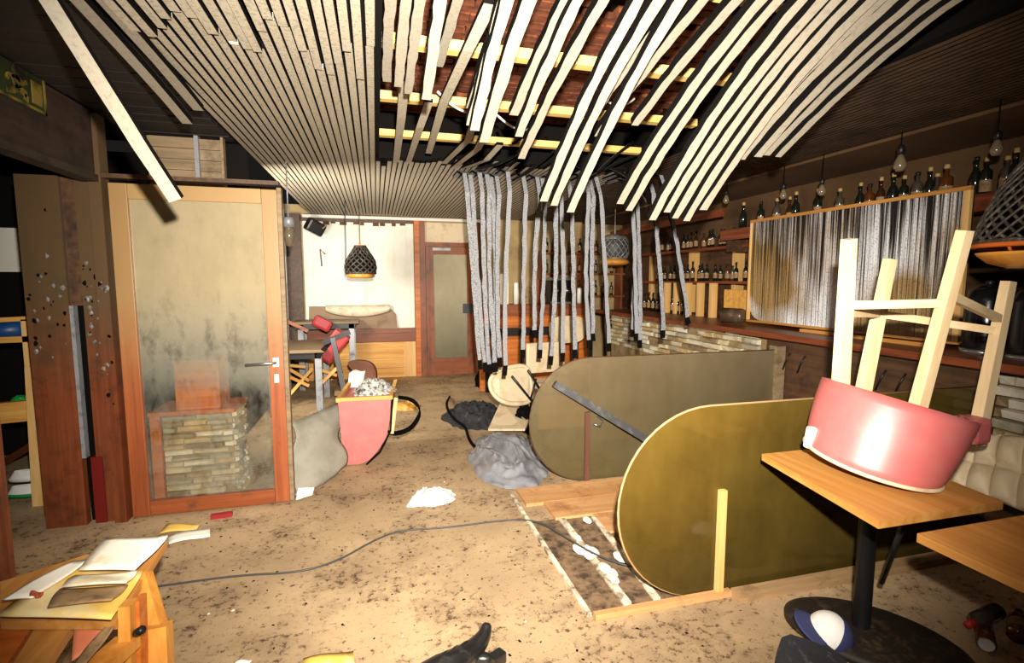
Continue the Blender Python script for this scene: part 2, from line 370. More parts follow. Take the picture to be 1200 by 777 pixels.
    def mesh(s, name, mats, org=(0,0,0)):
        me = bpy.data.meshes.new(name); o = Vector(org)
        me.from_pydata([tuple(v-o) for v in s.v], [], s.f)
        if not isinstance(mats, (list,tuple)): mats = [mats]
        for m in mats: me.materials.append(m)
        me.polygons.foreach_set('material_index', [min(i, len(mats)-1) for i in s.i])
        if s.smooth: me.polygons.foreach_set('use_smooth', [k in s.smooth for k in range(len(s.f))])
        bm = bmesh.new(); bm.from_mesh(me); bmesh.ops.recalc_face_normals(bm, faces=bm.faces[:]); bm.to_mesh(me); bm.free()
        me.update(); return me

ORG = {}
def org_of(o): return ORG.get(o.name, Vector((0,0,0))) if o else Vector((0,0,0))
def obj(name, mb, mats, parent=None, label=None, loc=None, local=False):
    """links ONE mesh object. World-space verts are made relative to the parent's (or its own) base point"""
    base = org_of(parent) if parent else (Vector(loc) if loc else Vector((0,0,0)))
    me = mb.mesh(name, mats, (0,0,0) if local else base)
    o = bpy.data.objects.new(name, me); COL.objects.link(o)
    if parent: o.parent = parent; ORG[o.name] = base
    else: o.location = base; ORG[o.name] = base
    if label: o['label'] = label
    return o
def tag(o, label, cat, group=None, kind=None):
    o['label'] = label; o['category'] = cat
    if group: o['group'] = group
    if kind: o['kind'] = kind
    return o
def thing(name, label, cat, loc, group=None):
    o = bpy.data.objects.new(name, None); COL.objects.link(o); o.location = loc
    o.empty_display_size = 0.05
    ORG[o.name] = Vector(loc); return tag(o, label, cat, group)
def struct(name, loc=(0,0,0)):
    o = bpy.data.objects.new(name, None); COL.objects.link(o); o.location = loc; ORG[o.name] = Vector(loc); o['kind'] = 'structure'; return o
def smesh(name, mb, mats):
    o = obj(name, mb, mats); o['kind'] = 'structure'; return o
def copy_tree(o, parent=None):
    c = o.copy(); COL.objects.link(c)
    if parent: c.parent = parent
    for ch in list(o.children): copy_tree(ch, c)
    return c
def lerp(a, b, t): return Vector(a)*(1-t) + Vector(b)*t
def bez(p0, p1, p2, n):
    return [Vector(p0)*(1-t)**2 + Vector(p1)*2*t*(1-t) + Vector(p2)*t*t for t in [k/n for k in range(n+1)]]
def smooth_loop(pts, it=2):
    pts = [Vector(p) for p in pts]
    for _ in range(it):
        q = []
        for a, b in zip(pts, pts[1:]+pts[:1]): q += [a*0.75+b*0.25, a*0.25+b*0.75]
        pts = q
    return pts
def smooth_open(pts, it=2):
    pts = [Vector(p) for p in pts]
    for _ in range(it):
        q = [pts[0]]
        for a, b in zip(pts, pts[1:]): q += [a*0.75+b*0.25, a*0.25+b*0.75]
        pts = q + [pts[-1]]
    return pts
def rot_to(axis):
    return Vector((0,0,1)).rotation_difference(Vector(axis).normalized()).to_matrix().to_4x4()
ORD = ['first','second','third','fourth','fifth','sixth','seventh','eighth','ninth','tenth','eleventh','twelfth','thirteenth','fourteenth','fifteenth','sixteenth','seventeenth','eighteenth','nineteenth','twentieth','twenty-first','twenty-second','twenty-third','twenty-fourth','twenty-fifth','twenty-sixth']

CZ = 2.46        # underside of the slatted ceiling
YB = 8.14        # back wall

# ================================================================== SETTING
smesh('floor', MB().box((-5.0,-1.0,-0.12), (4.3, 9.2, 0.0)), M['floor'])

# ---- ceiling: slats, battens, clay bricks above the hole, soffit
ceil = struct('ceiling')
b = MB()
b.box((-0.93,0.9,2.50),(0.05,YB,2.54)); b.box((0.05,4.45,2.50),(2.28,YB,2.54)); b.box((2.28,0.9,2.50),(3.40,YB,2.54))
obj('backing_board', b, M['soot'], ceil)
PITCH = 0.0443
SW, ST = 0.034, 0.028
def flat_slat(x, y0, y1, z0=CZ, z1=CZ, mats=None, jag=0.0015, label=None, n=4):
    pts = [(x+random.uniform(-0.001,0.001), y0+(y1-y0)*k/n, z0+(z1-z0)*k/n) for k in range(n+1)]
    return obj('slat', MB().strip(pts, SW+random.uniform(-0.002,0.001), ST, jag=jag), mats or [M['slat'], M['black']], ceil, label)
nleft = 21
for k in range(nleft):
    x = -0.885 + PITCH*k
    yj = 2.22 + 0.22*math.sin(k*0.9) * (0.5 if k < 10 else 1) + 0.25*(k/21.0)
    if k == 19: yj = 2.62
    flat_slat(x, yj, 8.08)
    d = random.choice((0.004, 0.012, 0.02, 0.035))
    flat_slat(x+random.uniform(-0.004,0.004), 0.95, yj-0.012, CZ-0.004, CZ-d, n=3)
    if k > 3 and random.random() < 0.6:
        obj('joint_clip', MB().box((x-0.016, yj-0.018, CZ-0.006), (x+0.016, yj+0.004, CZ+0.012)), M['white_plastic'], ceil)
x = -0.885 + PITCH*nleft; k = 0
while x < 2.26:
    flat_slat(x, 4.36 + 0.12*math.sin(k*1.7) + random.uniform(-0.1,0.1), 8.08)
    x += PITCH; k += 1
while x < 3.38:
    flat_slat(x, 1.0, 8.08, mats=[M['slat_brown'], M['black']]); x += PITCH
obj('soffit', MB().box((3.38,0.6,2.44),(4.15,YB,2.52)), M['plaster_brown'], ceil)
# hole: sides of the void, brick vault above, battens
b = MB(); b.box((-0.02,0.8,2.54),(0.02,4.6,2.92)); b.box((2.30,0.8,2.54),(2.34,4.6,2.92)); b.box((0.0,4.55,2.54),(2.3,4.6,2.92))
obj('void_side', b, M['soot'], ceil)
obj('mortar_bed', MB().box((-0.05,0.5,2.905),(2.4,4.65,2.96)), M['soot'], ceil)
brick_me = MB().box((-0.098,-0.031,0),(0.098,0.031,0.05)).mesh('brick', M['brick'])
nb = 0; y = 4.4; row = 0
while y > 1.9 and nb < 290:
    xx = 0.1 + (0.1 if row % 2 else 0)
    while xx < 1.5 + 0.8 and nb < 290:
        if random.random() < 0.9:
            o = bpy.data.objects.new('brick', brick_me); COL.objects.link(o); o.parent = ceil
            o.location = (xx+random.uniform(-0.004,0.004), y, 2.868+random.uniform(-0.006,0.006)); nb += 1
        xx += 0.206
    y -= 0.07; row += 1
for yy, dz in ((1.72,0.0),(2.42,0.0),(3.13,0.0),(3.88,-0.004)):
    obj('batten', MB().box((0.0,yy-0.03,2.525+dz),(2.1,yy+0.03,2.57+dz)), M['batten'], ceil, 'bare yellow pine batten across the hole in the ceiling')
for p in (((0.35,2.9,2.52),(0.5,3.0,2.42),(0.62,3.1,2.5)), ((0.75,3.2,2.52),(0.95,3.3,2.40),(1.05,3.25,2.52)), ((1.2,2.7,2.54),(1.35,2.8,2.44),(1.45,2.75,2.53))):
    obj('wire', MB().tube(bez(*p, 10), 0.007, 6), M['white_plastic'], ceil, 'loose white wire hanging out of the ceiling hole')

# loose pale slats: fixed at the near end, free far ends drooping (x, end y, end z)
LOOSE = [(0.072,2.53,2.411),(0.119,2.40,2.347),(0.166,2.504,2.357),(0.217,2.16,2.223),(0.297,2.399,2.45),(0.407,2.213,2.152),(0.478,2.308,2.111),
 (0.436,2.388,2.279),(0.402,2.10,2.10),(0.487,2.314,2.113),(0.612,2.28,2.23),(0.634,2.274,2.138),(0.725,2.551,2.109),(0.802,2.425,1.883),(0.867,2.459,1.87),
 (0.924,2.372,1.828),(0.972,2.29,2.224),(1.049,2.355,2.189),(1.191,2.391,1.881),(1.239,2.382,1.848),(1.145,2.163,2.193),(1.296,2.255,1.789),(1.364,2.239,1.826),
 (1.407,2.232,1.798),(1.455,2.212,1.785),(1.52,2.173,1.834),(1.575,2.069,2.029),(1.614,2.042,2.045),(1.69,2.025,2.057),(1.77,2.065,2.078),(1.841,2.07,2.076)]
for x, ye, ze in LOOSE:
    pts = []
    y0 = 0.95; pw = 1.75
    for k in range(25):
        t = k/24; pts.append((x + random.uniform(-0.001,0.001), y0+(ye-y0)*t, CZ - (CZ-ze)*t**pw))
    obj('slat', MB().strip(pts, 0.037, 0.034, jag=0.003), [M['slat_loose'], M['black']], ceil, 'pale loose slat drooping from the broken ceiling with its far end free')
for p0, p1, p2 in (((-0.958,1.858,2.434), (-0.845,1.975,2.141), (-0.697,2.148,1.788)), ((-0.927,0.95,2.46),(-0.927,2.1,2.45),(-0.925,3.1,2.31)), ((-0.862,0.95,2.46),(-0.86,2.1,2.46),(-0.86,3.06,2.37))):
    obj('slat', MB().strip(bez(p0,p1,p2,8), 0.046, 0.03, jag=0.002), [M['slat_loose'], M['black']], ceil, 'pale loose slat drooping at the left edge of the ceiling')
# slats that still cross the hole
for pts in ([(0.158,2.607,2.450),(0.168,3.179,2.440),(0.185,4.396,2.460)], [(0.299,2.844,2.440),(0.283,3.251,2.420),(0.283,4.433,2.460)], [(0.387,1.735,2.400),(0.366,2.049,2.380),(0.358,2.704,2.400),(0.413,4.043,2.460)],
            [(0.563,2.852,2.420),(0.599,3.385,2.400),(0.570,4.357,2.460)], [(0.651,2.925,2.380),(0.674,3.423,2.360),(0.666,4.535,2.460)], [(0.827,3.434,2.400),(0.812,3.802,2.380),(0.760,4.426,2.450)]):
    obj('slat', MB().strip(pts, 0.045, 0.02, jag=0.003), [M['slat'], M['black']], ceil, 'bent slat still crossing the hole in the ceiling')
# the grey slats broken at the near end of the hole and hanging from its far edge
HANG = [((0.729,4.250,2.392),(0.847,4.250,0.741)),((0.788,4.300,2.405),(0.891,4.250,0.717)),((0.847,4.200,2.415),(0.940,4.300,0.691)),((0.922,4.250,2.430),(0.982,4.250,0.713)),((1.028,4.300,2.418),(1.020,4.250,0.756)),((0.988,4.350,2.426),(0.974,4.350,0.711)),
 ((1.079,4.100,2.514),(1.027,4.100,0.708)),((1.238,4.200,2.374),(1.212,4.200,0.830)),((1.381,4.250,2.391),(1.319,4.200,1.005)),((1.444,4.300,2.354),(1.391,4.300,0.808)),
 ((1.520,4.250,2.327),(1.478,4.250,0.751)),((1.541,4.200,2.319),(1.572,4.200,0.785)),((1.607,4.150,2.278),(1.672,4.150,0.819)),((1.754,4.100,2.381),(1.786,4.100,0.912)),((1.845,4.200,2.405),(1.847,4.150,0.965)),
 ((1.847,4.100,2.386),(1.973,4.100,0.876)),((2.100,4.000,2.240),(2.182,4.000,0.972)),((2.201,4.100,2.260),(2.244,4.050,0.903)),((2.255,3.950,2.238),(2.417,3.950,1.000)),((2.346,3.900,2.234),(2.591,3.850,1.124)),((2.222,4.200,2.277),(2.247,4.200,0.986))]
for a, e in HANG:
    a = Vector(a); e = Vector(e); j = random.uniform(-0.03,0.03)
    top = Vector((a.x, a.y+0.55, CZ))
    pts = [top, Vector((a.x, a.y+0.28, CZ-0.01)), Vector((a.x+0.1*(e.x-a.x), a.y+0.09, CZ-0.07)), Vector((a.x+0.15*(e.x-a.x), a.y, CZ-0.24))]
    for k in range(1, 19):
        t = k/18; q = lerp(pts[3], e, t); q.x += j*math.sin(t*PI) + random.uniform(-0.004,0.004); pts.append(q)
    mb = MB()
    mb.strip(pts, 0.037, 0.018, side=(1,0,0), jag=0.004, both=True)
    zend = e.z
    for q, f in enumerate(mb.f):
        if sum(mb.v[k].z for k in f)/len(f) < zend + 0.085: mb.i[q] = 1
    obj('slat', mb, [M['slat_grey'], M['black']], ceil, 'ash-grey loose slat hanging straight down from the far edge of the ceiling hole')
for pts in ([(0.806,4.100,2.392),(1.060,4.000,2.425),(1.156,3.900,2.568)], [(1.113,4.200,2.333),(1.342,4.000,2.441),(1.533,3.900,2.691)], [(1.755,4.100,2.360),(2.053,4.000,2.551),(2.310,3.900,2.598)], [(0.933,3.900,2.647),(1.020,3.900,2.432),(1.106,3.800,2.632)],
            [(1.948,4.100,2.462),(2.136,4.000,2.382),(2.205,3.900,2.159)], [(1.742,3.900,2.375),(1.854,3.800,2.505),(1.947,3.700,2.571)], [(1.308,3.900,2.610),(1.487,4.000,2.483),(1.754,4.100,2.416)]):
    obj('slat', MB().strip(bez(*pts, 6), 0.045, 0.02, side=(0.3,1,0.2), jag=0.003, both=True), [M['slat_grey'], M['black']], ceil, 'short twisted grey slat tangled at the far edge of the hole')

# dark ceiling of the left part, planks running across
cl = struct('ceiling_left')
obj('backing_board', MB().box((-5.0,-0.5,2.50),(-0.94,4.4,2.56)), M['soot'], cl)
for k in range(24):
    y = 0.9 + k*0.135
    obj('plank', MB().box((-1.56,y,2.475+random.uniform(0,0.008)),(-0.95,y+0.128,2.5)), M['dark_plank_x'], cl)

# ---- back wall
wb = struct('wall_back')
obj('plaster', MB().box((-1.4,YB,0),(4.3,YB+0.12,2.6)), M['plaster_beige'], wb)
obj('white_panel', MB().box((-1.01,YB-0.03,0.76),(0.575,YB,2.36)), M['white_wall'], wb, 'bright white wall panel')
obj('ledge', MB().box((-1.25,YB-0.10,0.70),(0.58,YB,0.765)), M['redwood_x'], wb)
obj('plank', MB().box((-1.25,YB-0.05,0.555),(0.58,YB,0.70)), M['redwood_x'], wb, 'dark red-brown plank under the ledge')
for z0, z1 in ((0.30,0.55),(0.15,0.295),(0.0,0.145)):
    obj('plank', MB().box((-1.25,YB-0.06,z0),(0.40,YB,z1)), M['pine'], wb)
obj('plank', MB().box((0.40,YB-0.065,0.0),(0.58,YB,0.55)), M['pine_z'], wb)
obj('post', MB().box((0.585,YB-0.10,0),(0.66,YB,2.42)), M['orange_wood'], wb)
obj('post', MB().box((0.66,YB-0.09,0),(0.745,YB,2.42)), M['redwood_z'], wb)
obj('head_rail', MB().box((-1.25,YB-0.06,2.36),(0.585,YB,2.43)), M['brown_y'], wb)
for k in range(9):
    xx = -0.75 + k*0.14 + random.uniform(-0.03,0.03)
    obj('torn_edge', MB().box((xx,YB-0.045,2.31+random.uniform(0,0.03)),(xx+random.uniform(0.05,0.11),YB-0.028,2.36)), M['plaster_brown'], wb)
smesh('trim_1', MB().box((-1.0,8.02,2.405),(1.7,8.06,2.445)), M['white_plastic'])
# far door with sooty glass
dr = struct('door_2')
obj('transom', MB().box((0.755,YB-0.02,2.08),(1.50,YB,2.39)), M['beige_vinyl'], dr)
for lo, hi in (((0.745,YB-0.08,2.02),(1.56,YB-0.005,2.085)),((1.505,YB-0.08,0),(1.60,YB-0.005,2.42))):
    obj('door_frame', MB().box(lo,hi), M['redwood_z'], dr)
obj('stile', MB().box((0.755,YB-0.07,0),(0.875,YB-0.02,2.01)), M['redwood_z'], dr)
obj('stile', MB().box((1.40,YB-0.07,0),(1.50,YB-0.02,2.01)), M['redwood_z'], dr)
obj('rail', MB().box((0.875,YB-0.07,0),(1.40,YB-0.02,0.27)), M['redwood_x'], dr)
obj('rail', MB().box((0.875,YB-0.07,1.90),(1.40,YB-0.02,2.01)), M['redwood_x'], dr)
obj('pane', MB().box((0.875,YB-0.05,0.27),(1.40,YB-0.04,1.90)), M['far_glass'], dr)
obj('door_closer', MB().box((0.86,YB-0.11,1.96),(1.14,YB-0.07,2.0)), M['grey_metal'], dr)
obj('lock_box', MB().box((1.33,YB-0.10,0.98),(1.48,YB-0.065,1.13)), M['dark_grey'], dr, 'dark grey square lock box')

# ---- left wall of the far part (dark planks), seen past the glass door
wl_ = struct('wall_left')
obj('sheathing', MB().box((-1.40,4.35,0),(-1.27,YB,2.6)), M['soot'], wl_)
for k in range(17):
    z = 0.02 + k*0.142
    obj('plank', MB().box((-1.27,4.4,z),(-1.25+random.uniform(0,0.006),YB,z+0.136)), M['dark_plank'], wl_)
obj('post', MB().box((-1.25,7.55,0),(-1.17,7.63,2.45)), M['grey_metal'], wl_, 'grey strip upright on the dark planks')
obj('post', MB().box((-1.25,7.98,0),(-1.03,8.08,2.45)), M['brown_y'], wl_)

# ---- front partition on the left: posts, boards, header
pt = struct('wall_partition')
Yp = 3.62
obj('board', MB().box((-1.965,Yp-0.03,0),(-1.755,Yp+0.02,2.10)), M['board_z'], pt, 'wide red-brown board with blistered burnt patches')
obj('board', MB().box((-1.69,Yp-0.01,0),(-1.60,Yp+0.03,2.10)), M['board_z'], pt)
obj('post', MB().box((-1.60,Yp-0.05,0),(-1.535,Yp+0.05,2.46)), M['board_z'], pt, 'charred post beside the glass door')
obj('board', MB().box((-1.715,Yp-0.02,0.0),(-1.655,Yp+0.03,0.42)), M['dark_red'], pt, 'dark red board at the foot of the slot')
obj('slot_strip', MB().box((-1.755,Yp-0.025,0.42),(-1.735,Yp+0.02,1.35)), M['grey_metal'], pt, 'pale green-grey metal edge strip')
obj('slot_back', MB().box((-1.76,Yp+0.04,0.0),(-1.60,Yp+0.06,2.10)), M['black'], pt)
obj('slot_upper', MB().box((-1.755,Yp-0.005,1.35),(-1.69,Yp+0.03,2.10)), M['brown_y'], pt)
for k in range(70):
    side = random.choice((0,0,1,1,2))
    xx = (random.uniform(-1.95,-1.77), random.uniform(-1.68,-1.61), random.uniform(-1.60,-1.54))[side]
    zz = random.gauss(1.35,0.16) if side < 2 else random.uniform(0.75,1.5)
    yy = (Yp-0.032, Yp-0.012, Yp-0.052)[side]
    r = random.uniform(0.005,0.015)
    vs = [Vector((xx+math.cos(a)*r*random.uniform(0.5,1.2), yy, zz+math.sin(a)*r*random.uniform(0.6,1.6))) for a in [PI*2*q/6 for q in range(6)]]
    mb = MB(); mb.add(vs+[Vector((xx,yy-random.uniform(0.004,0.012),zz))], [(q,(q+1)%6,6) for q in range(6)])
    obj('blister', mb, M['black' if random.random()<0.55 else 'blister_grey'], pt)
# header above the opening to the left room, a wall running towards the camera
hd = struct('wall_header')
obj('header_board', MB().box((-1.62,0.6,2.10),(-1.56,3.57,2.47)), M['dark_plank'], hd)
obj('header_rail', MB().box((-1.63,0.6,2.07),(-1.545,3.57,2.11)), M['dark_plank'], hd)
np_ = struct('wall_near_post')
obj('post', MB().box((-1.90,2.86,0),(-1.775,2.98,1.52)), M['redwood_z'], np_)
# planked box above the glass door
sd = struct('wall_above_door')
for k in range(5):
    z = 2.10 + k*0.072
    obj('plank', MB().box((-1.44,4.0,z),(-1.16,4.03,z+0.068)), M['grey_plank'], sd)
    obj('plank', MB().box((-1.135,4.02,z),(-1.0,4.05,z+0.068)), M['grey_plank'], sd)
obj('upright', MB().box((-1.16,3.985,2.05),(-1.135,4.04,2.47)), M['grey_metal'], sd)
obj('upright', MB().box((-1.0,3.99,2.05),(-0.985,4.05,2.47)), M['grey_plank'], sd)
obj('rail', MB().box((-1.60,3.585,2.10),(-0.58,3.66,2.125)), M['brown_y'], sd)
obj('backing_board', MB().box((-1.55,4.3,2.0),(-0.90,4.34,2.5)), M['soot'], sd)

# ---- glass door, standing open towards us
d1 = struct('door_1', (-1.5,Yp,0))
def stile(lo, hi, m='frame_z', nm='stile'): return obj(nm, MB().box(lo,hi,bev=0.004), M[m], d1)
stile((-1.515,Yp-0.02,0.01),(-1.42,Yp+0.025,2.075)); stile((-0.690,Yp-0.005,0.01),(-0.60,Yp+0.04,2.075))
stile((-1.42,Yp-0.015,0.01),(-0.690,Yp+0.03,0.105),'frame_x','rail'); stile((-1.42,Yp-0.015,1.985),(-0.690,Yp+0.03,2.075),'frame_x','rail')
stile((-0.600,Yp-0.0,0.01),(-0.572,Yp+0.06,2.09),'grey_plank','edge_strip')
obj('pane', MB().box((-1.42,Yp+0.002,0.105),(-0.690,Yp+0.010,1.985)), M['door_glass'], d1)
hh = obj('handle', MB().tube([(-0.82,Yp-0.05,0.96),(-0.66,Yp-0.055,0.965),(-0.645,Yp-0.04,0.965),(-0.645,Yp,0.965)], 0.009, 8), M['steel'], d1)
obj('handle_plate', MB().box((-0.665,Yp-0.014,0.935),(-0.628,Yp-0.004,0.995)), M['white_plastic'], hh)
obj('key_plate', MB().box((-0.660,Yp-0.014,0.83),(-0.632,Yp-0.004,0.885)), M['white_plastic'], d1)

# ---- right wall and bar wall
wr = struct('wall_right')
obj('plaster', MB().box((4.12,0.3,0),(4.25,YB,2.6)), M['plaster_brown'], wr)
obj('back_panel', MB().box((4.085,1.0,1.05),(4.12,YB,2.05)), M['brown_y'], wr)

# ================================================================== BAR
bar = thing('bar_counter', 'long bar counter with red-brown top and stacked stone front along the right', 'counter', (3.2,4.0,0))
XF = 3.2
obj('worktop', MB().box((3.02,1.0,1.04),(3.75,6.75,1.085),bev=0.006), M['redwood_y'], bar)
obj('carcass', MB().box((XF+0.06,1.0,0),(3.72,6.7,1.04)), M['brown_y'], bar)
obj('front_panel', MB().box((XF,1.98,0),(XF+0.06,3.62,1.04)), M['brown_y'], bar, 'bare dark brown front panel between the partitions')
def stones(parent, P0, du, dv, dn, U, V, rows, lmin, lmax, depth):
    """courses of separate slate pieces on a face; P0 corner, du/dv/dn unit vectors"""
    P0 = Vector(P0); du = Vector(du); dv = Vector(dv); dn = Vector(dn); h = V/rows
    for r in range(rows):
        u = -random.uniform(0,0.08)
        while u < U-0.01:
            L = random.uniform(lmin,lmax); a = max(u,0)+0.003; e = min(u+L,U)-0.003; u += L
            if e-a < 0.015: continue
            h0 = r*h+0.001+random.uniform(0,0.004); h1 = (r+1)*h-0.001-random.uniform(0,0.005); pr = random.uniform(0.25,1.0)*depth
            j = lambda: random.uniform(-0.009,0.009)
            vs = [P0+du*a+dv*h0, P0+du*e+dv*h0, P0+du*e+dv*h1, P0+du*a+dv*h1]
            top = [P0+du*(a+0.004+j()*0.5)+dv*(h0+0.002+abs(j())*0.6)+dn*(pr+j()), P0+du*(e-0.004)+dv*(h0+0.002+abs(j())*0.6)+dn*(pr+j()), P0+du*(e-0.004)+dv*(h1-0.002-abs(j())*0.6)+dn*(pr+j()), P0+du*(a+0.004)+dv*(h1-0.002-abs(j())*0.6)+dn*(pr+j())]
            mb = MB().add(vs+top, [(0,1,2,3),(4,5,6,7),(0,1,5,4),(1,2,6,5),(2,3,7,6),(3,0,4,7)])
            obj('stone', mb, random.choice(STONE), parent)
stones(bar, (XF+0.06,3.75,0.60), (0,1,0), (0,0,1), (-1,0,0), 2.95, 0.44, 8, 0.10, 0.30, 0.05)
stones(bar, (XF+0.06,1.05,0.40), (0,1,0), (0,0,1), (-1,0,0), 0.92, 0.60, 10, 0.10, 0.26, 0.05)
for k_, yy in enumerate((3.35,3.20,2.55,2.42)):
    obj('hook', MB().tube([(XF-0.012,yy,0.92),(XF-0.03,yy+0.02,0.86),(XF-0.03,yy+0.05,0.78)], 0.007, 6), M['black_metal'], bar)
obj('stone_bed', MB().box((XF+0.055,3.62,0),(XF+0.065,6.7,1.04)), STONE[4], bar)
# far return of the bar (wood panels) at the back
bc = thing('back_counter', 'orange panelled counter behind the hanging slats near the far door', 'counter', (2.1,6.8,0))
obj('top_rail', MB().box((1.32,6.70,1.02),(2.98,7.1,1.17),bev=0.005), M['redwood_x'], bc)
obj('panel', MB().box((1.34,6.74,0.86),(2.96,6.80,1.02)), M['orange_wood'], bc)
obj('shelf', MB().box((1.34,6.60,0.76),(2.96,6.80,0.84)), M['black_metal'], bc)
obj('panel', MB().box((1.34,6.75,0.0),(2.96,6.80,0.76)), M['orange_wood'], bc)
for xx in (1.42,1.9,2.4,2.9): obj('leg', MB().box((xx-0.03,6.62,0),(xx+0.03,6.67,0.76)), M['black_metal'], bc)

# shelves over the bar
hs = thing('high_shelf', 'long red-brown shelf high above the bar carrying a row of bottles', 'shelf', (3.75,4.0,1.98))
obj('board', MB().box((3.58,1.4,1.955),(4.08,4.75,2.0)), M['redwood_y'], hs)
obj('front_beam', MB().box((3.54,1.4,1.915),(3.58,4.75,2.02)), M['redwood_y'], hs)
obj('front_beam', MB().box((3.54,4.75,2.17),(3.58,7.4,2.25)), M['redwood_y'], hs)
for yy in (1.5,3.1,4.7): obj('bracket', MB().box((3.60,yy-0.02,1.80),(4.08,yy+0.02,1.955)), M['brown_y'], hs)
bs = thing('wall_shelf_unit', 'wooden shelf unit on the bar wall holding two rows of bottles left of the mirror', 'shelf', (3.9,5.3,1.085))
for z in (1.49,1.88): obj('shelf', MB().box((3.76,4.55,z-0.03),(4.08,7.0,z)), M['redwood_y'], bs)
for yy in (4.6,5.05,5.9,6.9): obj('upright', MB().box((3.96,yy-0.03,1.085),(4.08,yy+0.03,1.88)), M['pine_z'], bs)

# ---- bottles
def bottle_proto(h, r, nk, glass, kind):
    prof = {'wine': [(0,0),(r,0.0),(r,h*0.60),(r*0.8,h*0.68),(nk,h*0.76),(nk,h*0.97),(nk*1.15,h*0.97),(nk*1.15,h),(0,h)],
            'spirit': [(0,0),(r,0.0),(r,h*0.68),(r*0.9,h*0.73),(nk,h*0.80),(nk,h*0.98),(0,h*0.98)],
            'flask': [(0,0),(r*0.9,0),(r,h*0.15),(r,h*0.45),(r*0.55,h*0.6),(nk,h*0.66),(nk,h*0.98),(0,h*0.98)]}[kind]
    body = MB().lathe(prof, 14).mesh('bottle', glass)
    cork = MB().lathe([(0,h*0.965),(nk*1.25,h*0.965),(nk*1.25,h*1.075),(0,h*1.075)], 10).mesh('cork', M['cork'])
    cap = MB().lathe([(0,h*0.965),(nk*1.3,h*0.965),(nk*1.3,h*1.06),(0,h*1.06)], 10).mesh('cap', M['black_metal'])
    lab = MB().lathe([(r*1.012,h*0.18),(r*1.012,h*0.48)], 14, a0=PI*0.6, a1=PI*1.6).mesh('paper_label', M['label_paper'])
    return body, cork, cap, lab
PROT = [bottle_proto(0.29,0.036,0.013,M['b_green'],'wine'), bottle_proto(0.26,0.038,0.014,M['b_clear'],'spirit'), bottle_proto(0.25,0.040,0.014,M['b_amber'],'spirit'),
        bottle_proto(0.30,0.035,0.013,M['b_brown'],'wine'), bottle_proto(0.22,0.042,0.013,M['b_clear'],'flask'), bottle_proto(0.28,0.036,0.013,M['b_green'],'spirit')]
PW = ['slim dark green bottle','dusty clear bottle','squat amber bottle','slim brown bottle','round-bellied clear bottle','straight dark bottle']
def bottle(k, loc, label, group, scale=1.0, top='cork', lab=True, rot=None):
    body, cork, cap, lb = PROT[k]
    o = bpy.data.objects.new('bottle', body); COL.objects.link(o); o.location = loc; o.scale = (scale,)*3
    o.rotation_euler = rot if rot else (0,0,random.uniform(-0.4,0.4))
    tag(o, label, 'bottle', group)
    for me, use in ((cork, top == 'cork'), (cap, top == 'cap'), (lb, lab)):
        if use:
            c = bpy.data.objects.new(me.name.split('.')[0], me); COL.objects.link(c); c.parent = o
    return o
# along the high shelf, from left (far) to right (near)
ys = [4.55,4.30,4.08,3.98,3.86,3.66,3.62,3.40,3.28,3.20,3.07,2.98,2.90,2.80,2.72,2.66,2.60,2.44,2.38,2.28,2.22,2.12,2.03,1.93,1.84]
for n, y in enumerate(ys):
    k = (0,5,1,3,0,4,5,1,0,2,3,0,5,1,0,4,2,0,5,1,0,3,2,0,5)[n]; cork = n % 4 != 1
    bottle(k, (3.66+random.uniform(-0.03,0.05), y, 2.0), '%s with %s, %s from the left on the high shelf' % (PW[k], 'pale cork' if cork else 'black cap', ORD[n]), 'bottles on the high shelf', random.uniform(0.78,0.95), 'cork' if cork else 'cap', k != 0)
for z, nm, cnt in ((1.88,'upper board of the wall shelf',17), (1.49,'lower board of the wall shelf',18)):
    for n in range(cnt):
        k = random.choice((0,1,3,5,5,2)); y = 6.45 - n*(1.85/cnt) + random.uniform(-0.02,0.02)
        bottle(k, (3.83+random.uniform(-0.02,0.03), y, z), '%s, %s from the left on the %s' % (PW[k], ORD[n], nm), 'bottles on the wall shelf', random.uniform(0.62,0.78), 'cap', True)
for n in range(10):
    k = random.choice((1,3,5,0)); y = 6.55 - n*0.115
    bottle(k, (3.62, y, 1.085), '%s, %s from the left in the row on the far bar end' % (PW[k], ORD[n]), 'bottles on the bar', random.uniform(0.7,0.85), 'cap', True)

# pale boards standing on the bar
for n, y in enumerate((5.86,5.64,5.40,5.16,4.93)):
    tag(obj('wooden_board', MB().box((3.58,y-0.03,1.085),(3.65,y+0.03,1.47),bev=0.004), M['pine_z'], loc=(3.62,y,1.085)),
        'pale upright wooden board, %s from the left, standing on the bar beside the mirror' % ORD[n], 'board', 'upright boards on the bar')
tag(obj('wooden_crate_panel', MB().box((3.70,4.05,1.085),(3.74,4.86,1.40),bev=0.004), M['pine'], loc=(3.72,4.4,1.085)), 'wide pale wooden panel standing on the bar behind the tipped cup', 'panel')
# tipped metal cup
mt = Matrix.Translation((3.30,4.08,1.155)) @ rot_to((0.25,-0.75,0.35)) 
mc = thing('metal_cup', 'dull metal cup lying tipped on the bar at the left corner of the mirror', 'cup', (3.30,4.15,1.085))
cpa = Vector((3.330,4.070,1.306)); cpb = Vector((3.220,4.260,1.184)); cpa.z = 1.164; cpb.z = 1.164
obj('cup_body', MB().lathe([(0,0.0),(0.062,0.0),(0.072,0.02),(0.075,0.20),(0.068,0.20),(0.06,0.16),(0,0.16)], 20, Matrix.Translation(cpa) @ rot_to(cpb-cpa)), M['cup_brown'], mc)

